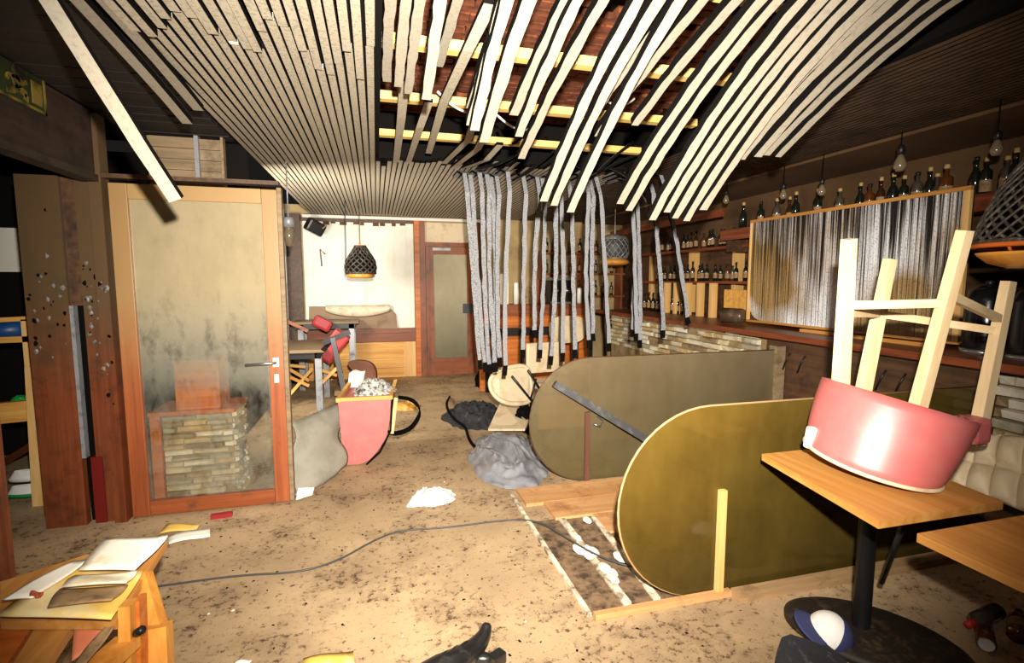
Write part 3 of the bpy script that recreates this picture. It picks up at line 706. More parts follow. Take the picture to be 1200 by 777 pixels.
# sooty mirror leaning on the bar
XM = 3.36
mi = thing('mirror', 'wide pale-framed mirror streaked with black soot drips leaning on the bar', 'mirror', (XM,3.1,1.1))
ML = [(3.360,4.060,1.122), (3.360,2.274,1.176), (3.360,2.248,2.053), (3.360,4.110,2.048)]
y0 = (ML[0][1]+ML[3][1])/2; y1 = (ML[1][1]+ML[2][1])/2; zb = 1.115; zt = (ML[2][2]+ML[3][2])/2
R = 0.16
gp = []
for k in range(7):
    a = PI/2*k/6; gp.append((XM+0.012, y0-0.02-R+R*math.sin(a), zb+0.02+R-R*math.cos(a)))
gp = [(XM+0.012, y1+0.02, zb+0.02)] + gp + [(XM+0.012, y0-0.02, zt-0.02), (XM+0.012, y1+0.02, zt-0.02)]
obj('glass', MB().prism(gp, (0.012,0,0)), M['mirror'], mi)
obj('backing_board', MB().box((XM+0.026,y1,zb),(XM+0.04,y0,zt)), M['brown_y'], mi)
for lo, hi, m in (((XM,y1,zt-0.025),(XM+0.035,y0,zt),'pine_y'),((XM,y1,zb),(XM+0.035,y0,zb+0.02),'pine_y'),((XM,y1,zb+0.02),(XM+0.035,y1+0.035,zt-0.025),'pine_z'),((XM,y0-0.022,zb+0.02),(XM+0.035,y0,zt-0.025),'pine_z')):
    obj('frame_piece', MB().box(lo,hi,bev=0.003), M[m], mi)
tag(obj('wooden_batten', MB().box((3.30,y1+0.1,1.086),(3.35,y0-0.7,1.110)), M['pine_y'], loc=(3.32,3,1.086)), 'pale thin batten lying on the bar along the foot of the mirror', 'batten')

# hanging bulbs over the bar
BL = [(3.300,4.359,2.285), (3.300,3.632,2.218), (3.300,3.248,2.188), (3.300,2.648,2.261), (3.200,2.046,2.204)]
for n, p in enumerate(BL):
    x, y, z = p; s = 0.85 if n != 3 else 1.1
    t = thing('pendant_bulb', 'dusty pear-shaped bulb on a cord over the bar, %s from the left' % ORD[n], 'bulb', (x,y,z), 'bare bulbs hanging over the bar')
    obj('glass_bulb', MB().lathe([(0,-0.055*s),(0.02*s,-0.052*s),(0.034*s,-0.03*s),(0.034*s,-0.012*s),(0.022*s,0.02*s),(0.014*s,0.045*s),(0,0.045*s)], 16, Matrix.Translation(p)), M['bulb'], t)
    obj('socket', MB().lathe([(0,0.04*s),(0.019*s,0.04*s),(0.021*s,0.085*s),(0.008*s,0.10*s),(0,0.10*s)], 12, Matrix.Translation(p)), M['black_metal'], t)
    obj('cord', MB().tube([(x,y,z+0.09*s),(x,y,2.45)], 0.003, 6), M['black'], t)

# wicker pendant lamps
def wicker(cx, cy, prof, nrib, pitch, mat, parent, r=0.006, name='woven_shade'):
    mb = MB()
    def R_(z):
        for (r0,z0),(r1,z1) in zip(prof, prof[1:]):
            lo, hi = min(z0,z1), max(z0,z1)
            if lo <= z <= hi: return r0+(r1-r0)*((z-z0)/(z1-z0) if z1 != z0 else 0)
        return prof[-1][0]
    zl = min(z for _, z in prof); zh = max(z for _, z in prof); n = 14
    for sgn in (1,-1):
        for k in range(nrib):
            pts = []
            for i in range(n+1):
                z = zl+(zh-zl)*i/n; a = 2*PI*k/nrib + sgn*pitch*i/n; rr = R_(z)+sgn*0.002
                pts.append((cx+rr*math.cos(a), cy+rr*math.sin(a), z))
            mb.tube(pts, r, 5)
    o = obj(name, mb, mat, parent); o['kind'] = 'stuff'
    for z in (zl, zh):
        obj('hoop', MB().tube([(cx+R_(z)*math.cos(2*PI*q/28), cy+R_(z)*math.sin(2*PI*q/28), z) for q in range(28)], r*1.5, 6, True), mat, o)
l1 = thing('wicker_pendant_lamp', 'black woven pendant lamp with a brass bowl in front of the white wall panel', 'lamp', (-0.17,6.5,1.55), 'woven pendant lamps')
wicker(-0.17,6.5,[(0.172,1.585),(0.182,1.66),(0.168,1.74),(0.11,1.83),(0.065,1.90)],14,2.0,M['wicker'],l1,0.009)
obj('lining', MB().lathe([(0.165,1.585),(0.174,1.66),(0.16,1.74),(0.10,1.83),(0.06,1.895)], 24, Matrix.Translation((-0.17,6.5,0))), M['black'], l1)
obj('bowl', MB().lathe([(0,1.525),(0.12,1.527),(0.155,1.54),(0.160,1.585),(0.150,1.585),(0,1.56)], 28, Matrix.Translation((-0.17,6.5,0))), M['brass_wood'], l1)
obj('top_ring', MB().lathe([(0.045,1.895),(0.07,1.895),(0.07,1.92),(0.045,1.92),(0.045,1.895)], 20, Matrix.Translation((-0.17,6.5,0))), M['rim_red'], l1)
obj('cord', MB().tube([(-0.17,6.5,1.91),(-0.17,6.5,2.46)], 0.005, 6), M['dark_grey'], l1)
obj('cord', MB().tube([(-0.345,6.5,1.56),(-0.335,6.5,1.9),(-0.33,6.5,2.46)], 0.006, 6), M['dark_grey'], l1)
l2 = thing('wicker_pendant_lamp', 'silvery woven pendant lamp hanging over the far bar behind the grey slats', 'lamp', (3.18,6.5,1.75), 'woven pendant lamps')
wicker(3.18,6.5,[(0.16,1.80),(0.20,1.88),(0.20,1.98),(0.17,2.06)],16,1.0,M['wicker_silver'],l2)
obj('lining', MB().lathe([(0.15,1.80),(0.19,1.88),(0.19,1.98),(0.16,2.055)], 24, Matrix.Translation((3.18,6.5,0))), M['dark_grey'], l2)
obj('top_cap', MB().lathe([(0.17,2.055),(0.172,2.075),(0.12,2.115),(0.02,2.13),(0,2.13)], 24, Matrix.Translation((3.18,6.5,0))), M['wicker_silver'], l2)
obj('bowl', MB().lathe([(0,1.70),(0.16,1.71),(0.20,1.735),(0.20,1.755),(0.16,1.79),(0,1.79)], 28, Matrix.Translation((3.18,6.5,0))), M['brass_wood'], l2)
obj('cord', MB().tube([(3.18,6.5,2.12),(3.18,6.5,2.46)], 0.006, 6), M['white_plastic'], l2)
lx, ly = 2.56, 1.44
l3 = thing('wicker_pendant_lamp', 'large black woven pendant lamp with orange rim and wooden bowl at the right edge', 'lamp', (lx,ly,1.55), 'woven pendant lamps')
wicker(lx,ly,[(0.215,1.655),(0.195,1.74),(0.15,1.86),(0.10,1.95),(0.06,2.02)],26,1.8,M['wicker'],l3, 0.006)
obj('rim', MB().tube([(lx+0.212*math.cos(2*PI*q/36), ly+0.212*math.sin(2*PI*q/36), 1.64) for q in range(36)], 0.011, 8, True), M['rim_red'], l3)
obj('bowl', MB().lathe([(0,1.545),(0.10,1.548),(0.165,1.57),(0.198,1.60),(0.206,1.612),(0.198,1.612),(0.15,1.58),(0,1.565)], 36, Matrix.Translation((lx,ly,0))), M['brass_wood'], l3)
obj('strut', MB().tube([(lx-0.18,ly,1.605),(lx-0.2,ly,1.64)], 0.006, 6).tube([(lx+0.18,ly,1.605),(lx+0.2,ly,1.64)], 0.006, 6).tube([(lx,ly-0.18,1.605),(lx,ly-0.2,1.64)], 0.006, 6), M['rim_red'], l3)
obj('cord', MB().tube([(lx,ly,2.0),(lx,ly,2.46)], 0.006, 6), M['black'], l3)

# kettles / urn at the right end of the bar
for n, (px_, lab) in enumerate((((3.33,2.10), 'black metal urn on the bar under the large woven lamp'), ((3.30,1.86), 'black metal urn on the bar at the right edge of view'))):
    ux, uy = px_
    u = thing('urn', lab, 'urn', (ux,uy,1.085), 'urns on the bar')
    obj('urn_body', MB().lathe([(0,0),(0.10,0),(0.105,0.02),(0.105,0.10),(0.10,0.30),(0.085,0.36),(0.03,0.385),(0,0.385)], 28, Matrix.Translation((ux,uy,1.085))), M['kettle'], u)
    obj('lid_knob', MB().lathe([(0,0.38),(0.015,0.385),(0.022,0.41),(0,0.42)], 12, Matrix.Translation((ux,uy,1.085))), M['black_metal'], u)
    obj('base_ring', MB().lathe([(0.107,0.0),(0.112,0.0),(0.112,0.03),(0.107,0.03)], 28, Matrix.Translation((ux,uy,1.085))), M['steel'], u)

# back wall behind the hanging slats: shelves, appliances
fs = thing('far_wall_shelf', 'dark red shelf of small bottles on the far wall behind the hanging slats', 'shelf', (3.3,8.0,1.25))
for z in (1.25,1.62,1.95): obj('shelf', MB().box((2.6,YB-0.26,z-0.03),(4.05,YB-0.01,z)), M['redwood_x'], fs)
for xx in (2.6,3.3,4.0): obj('upright', MB().box((xx-0.02,YB-0.25,1.0),(xx+0.02,YB-0.01,1.98)), M['redwood_z'], fs)
for z, nm in ((1.25,'bottom'),(1.62,'middle'),(1.95,'top')):
    for n in range(9):
        k = random.choice((1,2,3,5)); bottle(k, (2.70+n*0.145, YB-0.15, z), '%s, %s from left, %s board of far wall shelf' % (PW[k], ORD[n], nm), 'bottles on the far wall shelf', 0.8, 'cap', True)
cm = thing('coffee_machine', 'black and steel coffee machine on the back counter behind the hanging slats', 'machine', (2.55,6.95,1.17))
obj('housing', MB().box((2.38,6.85,1.17),(2.72,7.08,1.50),bev=0.015), M['black_metal'], cm)
obj('cup_tray', MB().box((2.36,6.80,1.50),(2.74,7.10,1.54)), M['steel'], cm)
obj('drip_tray', MB().box((2.38,6.74,1.17),(2.72,6.86,1.20)), M['steel'], cm)
for xx in (2.46,2.62): obj('brew_head', MB().lathe([(0,1.33),(0.03,1.33),(0.03,1.38),(0,1.38)], 12, Matrix.Translation((xx,6.82,0))), M['steel'], cm)
for n, (x, z, w, h, m, lab) in enumerate(((1.72,1.17,0.10,0.42,'paper','tall pale box on the back counter left end'),(1.90,1.17,0.09,0.30,'white_plastic','white canister on the back counter beside the tall pale box'),(2.05,1.17,0.12,0.24,'label_paper','brown tin on the back counter'),
                                (2.20,1.17,0.10,0.34,'redwood_z','red-brown box on the back counter beside the coffee machine'),(2.84,1.17,0.08,0.22,'white_plastic','white cup stack on the back counter right end'))):
    tag(obj('box' if m != 'white_plastic' else 'canister', MB().box((x-w/2,6.86,z),(x+w/2,6.96,z+h),bev=0.006) if m != 'white_plastic' else MB().lathe([(0,0),(w/2,0),(w/2,h*0.9),(w/2*0.8,h),(0,h)], 16, Matrix.Translation((x,6.91,z))), M[m], loc=(x,6.91,z)), lab, 'box' if m != 'white_plastic' else 'canister')

# ================================================================== BOOTH PARTITIONS
def partition(y, xl, xr, zt, glass, lab, nm='booth_partition'):
    t = thing(nm, lab, 'partition', (xl+0.4,y,0))
    r = zt/2; poly = [(xr,y,0.012),(xr,y,zt)]
    for k in range(25):
        a = PI/2 + PI*k/24; poly.append((xl+r*0.98+r*0.98*math.cos(a), y, 0.012+(zt-0.012)/2+(zt-0.012)/2*math.sin(a)))
    poly.append((xr,y,0.012)); poly = poly[:-1]
    obj('pane', MB().prism(poly, (0,0.014,0)), M[glass], t)
    # dark edge strip; on the nearer pane painted pale for its rim highlight
    edge = [Vector(p)+Vector((0,0.007,0)) for p in poly[1:]]
    obj('edge_strip', MB().tube(edge, 0.007, 6), M['tan_step' if glass == 'booth_glass' else 'brown_y'], t)
    return t
p1 = partition(3.44, 1.045, 3.18, 0.935, 'booth_glass_grey', 'farther round-ended smoked partition with a dark bar leaning on it')
obj('batten', MB().box((1.465,3.415,0.012),(1.505,3.439,0.535)), M['batten_brown'], p1, 'red-brown upright batten')
obj('board', MB().box((1.51,3.456,0.30),(3.18,3.475,0.92)), M['stained_board'], p1)
obj('board', MB().box((1.12,3.46,0.42),(1.50,3.48,0.66)), M['pine'], p1)
obj('end_post', MB().box((3.12,3.40,0.02),(3.19,3.50,0.97)), M['grey_plank'], p1, 'peeling end post')
p2 = partition(1.99, 1.02, 3.18, 0.925, 'booth_glass', 'nearer round-ended olive smoked partition behind the table with the upturned chair')
obj('batten', MB().box((1.525,1.965,0.012),(1.560,1.989,0.525)), M['pine_z'], p2, 'pale upright batten')
obj('board', MB().box((1.54,2.006,0.03),(3.18,2.022,0.70)), M['dark_board'], p2)
# black bar leaning against the farther partition
lb = tag(obj('metal_bar', MB().bar((1.20,3.36,0.775),(2.38,3.14,0.03),0.05,0.06,up=(0,-1,0)), M['bar_metal'], loc=(1.6,3.3,0.3)), 'dark grey square bar leaning slantwise across the farther partition', 'bar')
tag(obj('hook', MB().tube([(1.56,3.425,0.50),(1.60,3.40,0.47),(1.57,3.39,0.43),(1.52,3.40,0.45)], 0.007, 8), M['steel'], loc=(1.56,3.42,0.45)), 'small bent steel hook on the farther partition', 'hook')

# floor inlay between the partitions: boards, strips, threshold
fi = thing('torn_up_platform', 'torn-up bench platform of orange boards and glue-streaked strips in the floor between the partitions', 'platform', (1.6,2.7,0))
for k, (y0_, y1_) in enumerate(((3.14,3.40),(2.90,3.135),(2.66,2.895),(2.42,2.655),(2.18,2.415))):
    xs = (0.93, 1.05, 1.30, 1.50, 1.62)[k]
    obj('plank', MB().box((xs,y0_,0),(3.15,y1_,0.02+random.uniform(0,0.004))), M['worn_orange'], fi)
obj('edge_trim', MB().bar((0.875,3.31,0.012),(0.885,1.99,0.012),0.022,0.02), M['dusty_strip'], fi, 'dusty pale edge trim')
obj('dirt_bed', MB().box((0.90,2.0,0.0),(1.75,2.92,0.004)), M['dirt_bed'], fi)
obj('strip', MB().bar((1.09,3.05,0.008),(1.09,2.02,0.008),0.040,0.014), M['dusty_strip'], fi)
obj('strip', MB().bar((1.30,2.88,0.008),(1.24,2.02,0.008),0.036,0.014), M['dusty_strip'], fi)
obj('threshold', MB().box((0.90,1.955,0),(1.60,1.985,0.03)), M['worn_orange'], fi)
obj('threshold', MB().box((1.60,1.90,0),(3.15,1.965,0.04)), M['tan_step'], fi)
for k in range(12):
    x = random.choice((1.09,1.27))+random.uniform(-0.04,0.05); y = random.uniform(2.1,2.95); r = random.uniform(0.015,0.04)
    obj('foam_blob', MB().lathe([(r,0.012),(r*0.9,0.02),(r*0.5,0.028),(0,0.03)], 8, Matrix.Translation((x,y,0)) @ Matrix.Diagonal((1,1.8,1,1))), M['foam'], fi)

# ================================================================== TABLES ON THE RIGHT
t1 = thing('pedestal_table', 'square pine table on a black pedestal carrying the upturned red chair', 'table', (1.83,1.55,0))
TA = [(1.623,1.833,0.740), (1.527,1.209,0.740), (2.074,1.208,0.740)]; 
pA, pB, pC = [Vector(p) for p in TA]; pD = pA + (pC-pB)
obj('tabletop', MB().prism([pA-Vector((0,0,0.028)), pB-Vector((0,0,0.028)), pC-Vector((0,0,0.028)), pD-Vector((0,0,0.028))], (0,0,0.028)), M['pine_y'], t1)
obj('support_bracket', MB().bar(lerp(pA,pC,0.15)-Vector((0,0,0.05)), lerp(pA,pC,0.85)-Vector((0,0,0.05)), 0.05, 0.04), M['black_metal'], t1)
bx, by = (1.928,1.587,0.030)[0]+0.02, (1.928,1.587,0.030)[1]
obj('column', MB().lathe([(0.034,0.04),(0.034,0.70),(0.06,0.70),(0.06,0.712),(0,0.712)], 20, Matrix.Translation((bx,by,0))), M['black_metal'], t1)
obj('foot', MB().lathe([(0,0),(1,0),(1.0,0.02),(0.92,0.035),(0.3,0.045),(0,0.05)], 40, Matrix.Translation((bx+0.03,by-0.03,0)) @ Matrix.Rotation(math.radians(-48),4,'Z') @ Matrix.Diagonal((0.33,0.22,1,1))), M['foot_brown'], t1, 'wide oval dusty dark foot')
t2 = thing('pedestal_table', 'empty pine table at the right edge in front of the beige cushions', 'table', (2.05,0.95,0))
qA = Vector((1.602,1.144,0.720)); qB = Vector((1.604,0.874,0.720)); qC = Vector((2.149,1.234,0.720))
u = (qB-qA).normalized(); v = (qC-qA); v = (v-u*v.dot(u)).normalized()
poly = [qA, qA+u*0.62, qA+u*0.62+v*0.62, qA+v*0.62]
obj('tabletop', MB().prism([p-Vector((0,0,0.028)) for p in poly], (0,0,0.028)), M['pine_y'], t2)
c2 = qA+u*0.31+v*0.31
obj('column', MB().lathe([(0.034,0.04),(0.034,0.67),(0.06,0.67),(0.06,0.692),(0,0.692)], 20, Matrix.Translation((c2.x+0.15,c2.y+0.1,0))), M['black_metal'], t2)
obj('foot', MB().lathe([(0,0),(0.2,0),(0.2,0.02),(0.05,0.045),(0,0.045)], 28, Matrix.Translation((c2.x+0.15,c2.y+0.1,0))), M['black_metal'], t2)
tag(obj('black_rod', MB().tube([(1.924,1.423,0.590),(2.115,1.642,0.181)], 0.012, 8), M['black_metal'], loc=(2.115,1.642,0.181)), 'thin black rod leaning beneath the table with the upturned chair', 'rod')

# upturned red tub chair
ch = thing('tub_chair', 'red vinyl tub chair upside down on the table with its pale wooden legs up', 'chair', (1.83,1.55,0.74))
cb = Vector((1.857,1.528,0.724)); cb.z = 0.790; ct = Vector((2.031,1.575,1.022)); eye = Vector((0,0,1.5))
Lc = (ct-cb).length
v_ = Vector((0.8,0.6,0)) ; v_ = (ct-eye); v_.z = 0; v_.normalize(); rgt = v_.cross(Vector((0,0,1))).normalized()
cam0 = -v_; sx0 = (rgt*math.cos(0.21) - Vector((0,0,1))*math.sin(0.21)).normalized()
camdir = (eye-ct).normalized(); sx = (rgt*math.cos(0.225) - Vector((0,0,1))*math.sin(0.225)).normalized()
ax = sx.cross(-camdir).normalized()
if ax.z < 0: ax = -ax
def shell(a, t, r):      # a: angle from the camera side, t 0 at the table, 1 at the seat side
    p0 = cb + cam0*math.cos(a)*r*0.74 + sx0*math.sin(a)*r*0.85
    p1 = ct + camdir*math.cos(a)*r + sx*math.sin(a)*r
    return lerp(p0, p1, t)
RS = 0.268
def shell_mb(r, a0, a1, t0, t1, th):
    mb = MB()
    mb.grid(lambda u,v: shell(a0+(a1-a0)*u, t0+(t1-t0)*v, r*(1+0.03*math.sin(PI*v))), 36, 8, th)
    return mb
b_ = shell_mb(RS, -1.95, 1.95, 0.0, 1.0, 0.05)
back_ = obj('backrest', b_, M['red_vinyl'], ch)
obj('seat', MB().lathe([(0,0.0),(RS*0.80,0.0),(RS*0.84,0.02),(RS*0.84,0.09),(RS*0.80,0.11),(0,0.11)], 36, Matrix.Translation(ct - ax*0.15) @ rot_to(ax)), M['red_vinyl'], ch)
obj('piping', MB().tube([shell(-1.95+3.9*k/30, 0.02, RS*1.005) for k in range(31)], 0.008, 6), M['beige_vinyl'], back_, 'worn pale edge along the top of the backrest')
ar = MB().box((-0.05,-0.05,-0.055),(0.05,0.05,0.055),bev=0.02,mat=Matrix.Translation(Vector((2.435,1.556,0.869))))
obj('armrest', ar, M['red_vinyl'], ch)
LEG = [((1.835,1.655,0.897),(1.720,1.556,1.654)),((2.058,1.524,0.900),(2.075,1.403,1.680)),((2.069,1.775,0.846),(2.187,1.769,1.591)),((2.496,1.574,0.795),(2.581,1.561,1.495))]
for a, e in LEG:
    a = Vector(a); e = Vector(e)
    obj('leg', MB().bar(a, e, 0.050, 0.046, up=(0,1,0), taper=0.8), M['beech_z'], ch)
def onleg(k, t): return lerp(LEG[k][0], LEG[k][1], t)
for (i, ti, j, tj) in ((0,0.67,1,0.66),(2,0.68,3,0.70),(0,0.63,2,0.68),(1,0.70,3,0.77)):
    obj('stretcher', MB().bar(onleg(i,ti), onleg(j,tj), 0.024, 0.032), M['beech'], ch)
obj('foam_edge', MB().box((-0.016,-0.02,-0.045),(0.016,0.02,0.045),bev=0.012,mat=Matrix.Translation((1.676,1.632,0.870)) @ Matrix.Rotation(0.15,4,'Y')), M['foam'], ch, 'white foam showing at the torn end of the backrest')

# beige tufted back cushions against the bar
for n, (px0, px1, lab) in enumerate(((1104,1164,'left beige tufted cushion leaning under the bar beside the upturned chair'), (1160,1225,'right beige tufted cushion leaning under the bar at the right edge'))):
    P00 = Vector((2.800,1.898,0.459)) if n == 0 else Vector((2.800,1.685,0.463)); 
    P10 = Vector((2.800,1.670,0.457)) if n == 0 else Vector((2.800,1.465,0.453))
    P01 = Vector((2.980,1.941,0.676)) if n == 0 else Vector((2.980,1.762,0.730))
    P11 = Vector((2.980,1.762,0.730)) if n == 0 else Vector((2.980,1.567,0.773))
    nn = (P10-P00).cross(P01-P00).normalized()
    if nn.x > 0: nn = -nn
    def cfn(u, v, P00=P00,P10=P10,P01=P01,P11=P11,nn=nn):
        p = lerp(lerp(P00,P10,u), lerp(P01,P11,u), v)
        puff = (abs(math.sin(2*PI*u))**0.5)*(abs(math.sin(2*PI*v))**0.5)
        return p + nn*(0.02+0.05*puff)
    tag(obj('tufted_cushion', MB().grid(cfn, 24, 24, 0.06), M['beige_vinyl'], loc=P00), lab, 'cushion', 'tufted cushions under the bar')

# things on the floor under the tables
def lump(c, rx, ry, h, seed, rid=0.35, n=40, m=16, fr=3.0):
    mb = MB(); c = Vector(c)
    def fn(u, v):
        a = 2*PI*u; t = v
        base = Vector((math.cos(a)*math.cos(t*PI/2), math.sin(a)*math.cos(t*PI/2), math.sin(t*PI/2)))
        q = base*fr + Vector((seed,seed*1.7,0))
        k = 1 + rid*(noise.noise(q)+0.6*(0.5-abs(noise.noise(q*2.3)))*1.2)
        p = Vector((base.x*rx*k, base.y*ry*k, max(0.0, base.z*h*(1+rid*1.3*noise.noise(q*1.6)))))
        return c + p
    mb.grid(fn, n, m, 0.0); 
    return mb
def crumple(c, rx, ry, h, seed, n=84, m=30, fr=3.2, rot=0.0):
    """a crumpled sheet: ragged outline, sharp folds, sinks to the floor at its edge"""
    mb = MB(); c = Vector(c); cr, sr = math.cos(rot), math.sin(rot)
    def fn(u, v):
        a = 2*PI*u; e = 1 + 0.30*noise.noise(Vector((math.cos(a)*1.6+seed, math.sin(a)*1.6, seed))) + 0.10*noise.noise(Vector((math.cos(a)*6, math.sin(a)*6+seed, 1)))
        r = (1-v)*e; x, y = math.cos(a)*r, math.sin(a)*r
        q = Vector((x*fr+seed, y*fr-seed, seed)); w = noise.noise_vector(q*0.6)*0.9
        r1 = 1-2.0*abs(noise.noise(q+w)); r2 = 1-2.0*abs(noise.noise((q+w)*2.3))
        dome = max(0.0, 1-((1-v))**2.2)
        r1 = max(0,r1)**1.5; r2 = max(0,r2)**2
        z = h*dome*(0.30+0.45*r1+0.16*r2) + 0.012*r2*(1 if v > 0.02 else 0)
        X_ = x*rx+0.05*w.x*rx; Y_ = y*ry+0.05*w.y*ry
        return c + Vector((X_*cr-Y_*sr, X_*sr+Y_*cr, max(0.002, z)))
    mb.grid(fn, n, m, 0.0, smooth=True)
    return mb
jp = [Vector(p) for p in ((1.520,1.555,0.118),(1.607,1.509,0.102),(1.687,1.443,0.075),(1.671,1.362,0.055),(1.341,1.409,0.061),(1.432,1.492,0.096))]
jk_ = MB().prism(smooth_loop(jp,1), (0,0,-0.10)).prism([p+Vector((0.004,0.0,0.012)) for p in smooth_loop([lerp(jp[0],jp[4],0.35),lerp(jp[1],jp[4],0.3),lerp(jp[2],jp[4],0.25),jp[3],jp[4]],1)], (0,0,-0.012))
tag(obj('dark_jacket', jk_, M['black_cloth'], loc=(1.552,1.471,0.000)), 'dark grey jacket folded on the floor in front of the oval table foot', 'jacket')
cp = thing('baseball_cap', 'navy and white cap lying on the oval table foot', 'cap', (1.692,1.548,0.050))
cc = Vector((1.779,1.582,0.046))
Mx = Matrix.Translation(cc) @ Matrix.Rotation(math.radians(25),4,'X') @ Matrix.Rotation(math.radians(20),4,'Y')
prof = [(0.085*math.cos(a), 0.085*math.sin(a)) for a in [PI/2*k/8 for k in range(9)]]
obj('crown', MB().lathe(prof, 24, Mx, a0=-2.2, a1=1.3), M['navy'], cp)
obj('front_panel', MB().lathe(prof, 18, Mx, a0=1.3, a1=4.083), M['white_cloth'], cp, 'white front of the cap')
obj('brim', MB().grid(lambda u,v: Mx @ Vector(((0.08+0.075*v*math.sin(PI*(0.1+0.8*u)))*math.cos(1.9+1.8*u), (0.08+0.075*v*math.sin(PI*(0.1+0.8*u)))*math.sin(1.9+1.8*u), 0.0-0.015*v)), 16, 5, 0.004), M['navy'], cp)
# bottle and can under the right table
bb0 = Vector((2.626,1.515,0.040)); bb1 = Vector((2.324,1.468,0.040))
bo = bottle(1, bb0, 'dusty bottle with a red neck lying on the floor under the right table', None, 0.9, '', True, rot_to(bb1-bb0).to_euler())
me_ = MB().lathe([(0,0.258),(0.017,0.258),(0.018,0.20),(0.014,0.195)], 12).mesh('red_neck', M['red_plastic']); c_ = bpy.data.objects.new('red_neck', me_); COL.objects.link(c_); c_.parent = bo
bb2 = Vector((2.530,1.382,0.036))
bo2 = bottle(2, bb2, 'amber bottle lying on the floor at the right edge behind the can', None, 0.85, 'cap', True, rot_to((0.9,0.5,0)).to_euler())
can = thing('drinks_can', 'dented drinks can lying on the floor under the right table', 'can', (2.397,1.399,-0.000))
Mc = Matrix.Translation((2.347,1.376,0.034)) @ rot_to((0.75,0.55,0))
obj('can_body', MB().lathe([(0.026,0),(0.033,0.008),(0.033,0.105),(0.027,0.115)], 18, Mc), M['b_amber'], can)
obj('can_lid', MB().lathe([(0,0.004),(0.024,0.004),(0.027,0.0),(0.027,0.003)], 18, Mc), M['white_plastic'], can)

# ================================================================== MIDDLE OF THE FLOOR
tag(obj('black_rag', crumple((1.045,5.501,0.000), 0.36,0.55,0.17,1.3,84,30,1.7), M['black_cloth'], loc=(1.006,5.401,0.000)), 'crumpled black cloth on the floor at the top of the grey plastic sheet', 'cloth')
tag(obj('grey_plastic_sheet', crumple((1.052,4.055,0.000), 0.36,0.62,0.20,5.2,110,40,1.7), M['grey_plastic'], loc=(1.037,3.914,0.000)), 'crumpled grey plastic sheet on the floor beside the farther partition', 'sheet')
tag(obj('charred_bundle', crumple((1.523,4.924,0.000), 0.22,0.26,0.32,9.1,60,24), M['black'], loc=(1.462,4.785,0.000)), 'charred black bundle beside the rounded end of the farther partition', 'bundle')
tag(obj('beige_board', MB().prism([(1.029,4.797,0.030),(1.311,4.480,0.100),(1.667,5.203,0.120),(1.325,5.447,0.160)], (0,0,0.02)), M['beige_vinyl'], loc=(1.403,5.296,0.000)), 'flat beige board lying between the black cloth and the cream chair', 'board')
cab = [(0.876,6.412,0.020),(0.697,5.450,0.160),(0.746,5.281,0.050),(0.849,5.032,0.020),(0.801,4.610,0.020),(0.825,4.279,0.020),(0.901,4.101,0.020)]
tag(obj('bent_cable', MB().tube(smooth_open(cab), 0.014, 8), M['black'], loc=cab[0]), 'thick black cable looping out of the crumpled black cloth', 'cable')
tag(obj('napkin', crumple((0.335,3.43,0.0), 0.175,0.125,0.09,6.3,60,16,1.2,0.5), M['white_cloth'], loc=(0.335,3.43,0)), 'white napkin crumpled alone in the middle of the floor', 'napkin')
tag(obj('char_lump', lump((1.517,7.057,0.000), 0.17,0.2,0.30,2.2,0.35), M['black'], loc=(1.595,7.358,0.000)), 'black burnt lump on the floor beneath the bunch of hanging grey slats', 'lump')

# cream chairs near the far counter
def cream_chair(base, rz, lab, back='oval', hs=0.47, bz=(0.74,1.07)):
    t = thing('cream_chair', lab, 'chair', base, 'cream chairs by the back counter')
    Mt = Matrix.Translation(base) @ Matrix.Rotation(rz,4,'Z')
    obj('seat', MB().box((-0.22,-0.22,hs-0.05),(0.22,0.22,hs+0.02),bev=0.02,mat=Mt), M['beige_vinyl'], t)
    if back == 'oval':
        poly = []
        for k in range(24):
            a = 2*PI*k/24; s_ = lambda q: math.copysign(abs(q)**0.6, q)
            poly.append(Mt @ Vector((0.235*s_(math.cos(a)), 0.20, (bz[0]+bz[1])/2+(bz[1]-bz[0])/2*s_(math.sin(a)))))
        d_ = (Mt.to_3x3() @ Vector((0,0.045,0)))
        obj('backrest', MB().prism(poly, d_), M['beige_vinyl'], t)
    else:
        obj('backrest', MB().box((-0.23,0.18,bz[0]),(0.23,0.23,bz[1]),bev=0.02,mat=Mt), M['beige_vinyl'], t)
    for sx_ in (-1,1):
        for sy_ in (-1,1):
            a = Mt @ Vector((sx_*0.19,sy_*0.19,hs-0.04)); e = Mt @ Vector((sx_*0.22,sy_*0.22,0.0))
            obj('leg', MB().tube([a,e], 0.011, 8), M['black_metal'], t)
        obj('back_post', MB().tube([Mt @ Vector((sx_*0.14,0.21,hs)), Mt @ Vector((sx_*0.14,0.215,bz[0]+0.05))], 0.010, 8), M['black_metal'], t)
    return t
cream_chair((2.27,5.62,0), 0.1, 'cream chair with an oval back standing behind the farther partition')
cream_chair((1.80,5.05,0), 0.15, 'cream chair with a square back in front of the oval-backed one', 'square', 0.42, (0.50,0.83))
tp = thing('cream_chair', 'cream shell chair tipped on its side among the hanging slats', 'chair', (1.4,5.0,0.0), 'cream chairs by the back counter')
cP = [Vector(p) for p in ((1.062,4.900,0.501),(1.128,4.920,0.580),(1.241,4.950,0.622),(1.489,5.000,0.638),(1.526,5.000,0.476),(1.515,4.900,0.275),(1.342,4.800,0.274),(1.173,4.750,0.314),(1.074,4.800,0.393))]
obj('shell', MB().prism(smooth_loop(cP), (0.03,0.05,-0.01)), M['beige_vinyl'], tp)
obj('shell_rim', MB().tube(smooth_loop(cP), 0.022, 8, True), M['beige_vinyl'], tp)
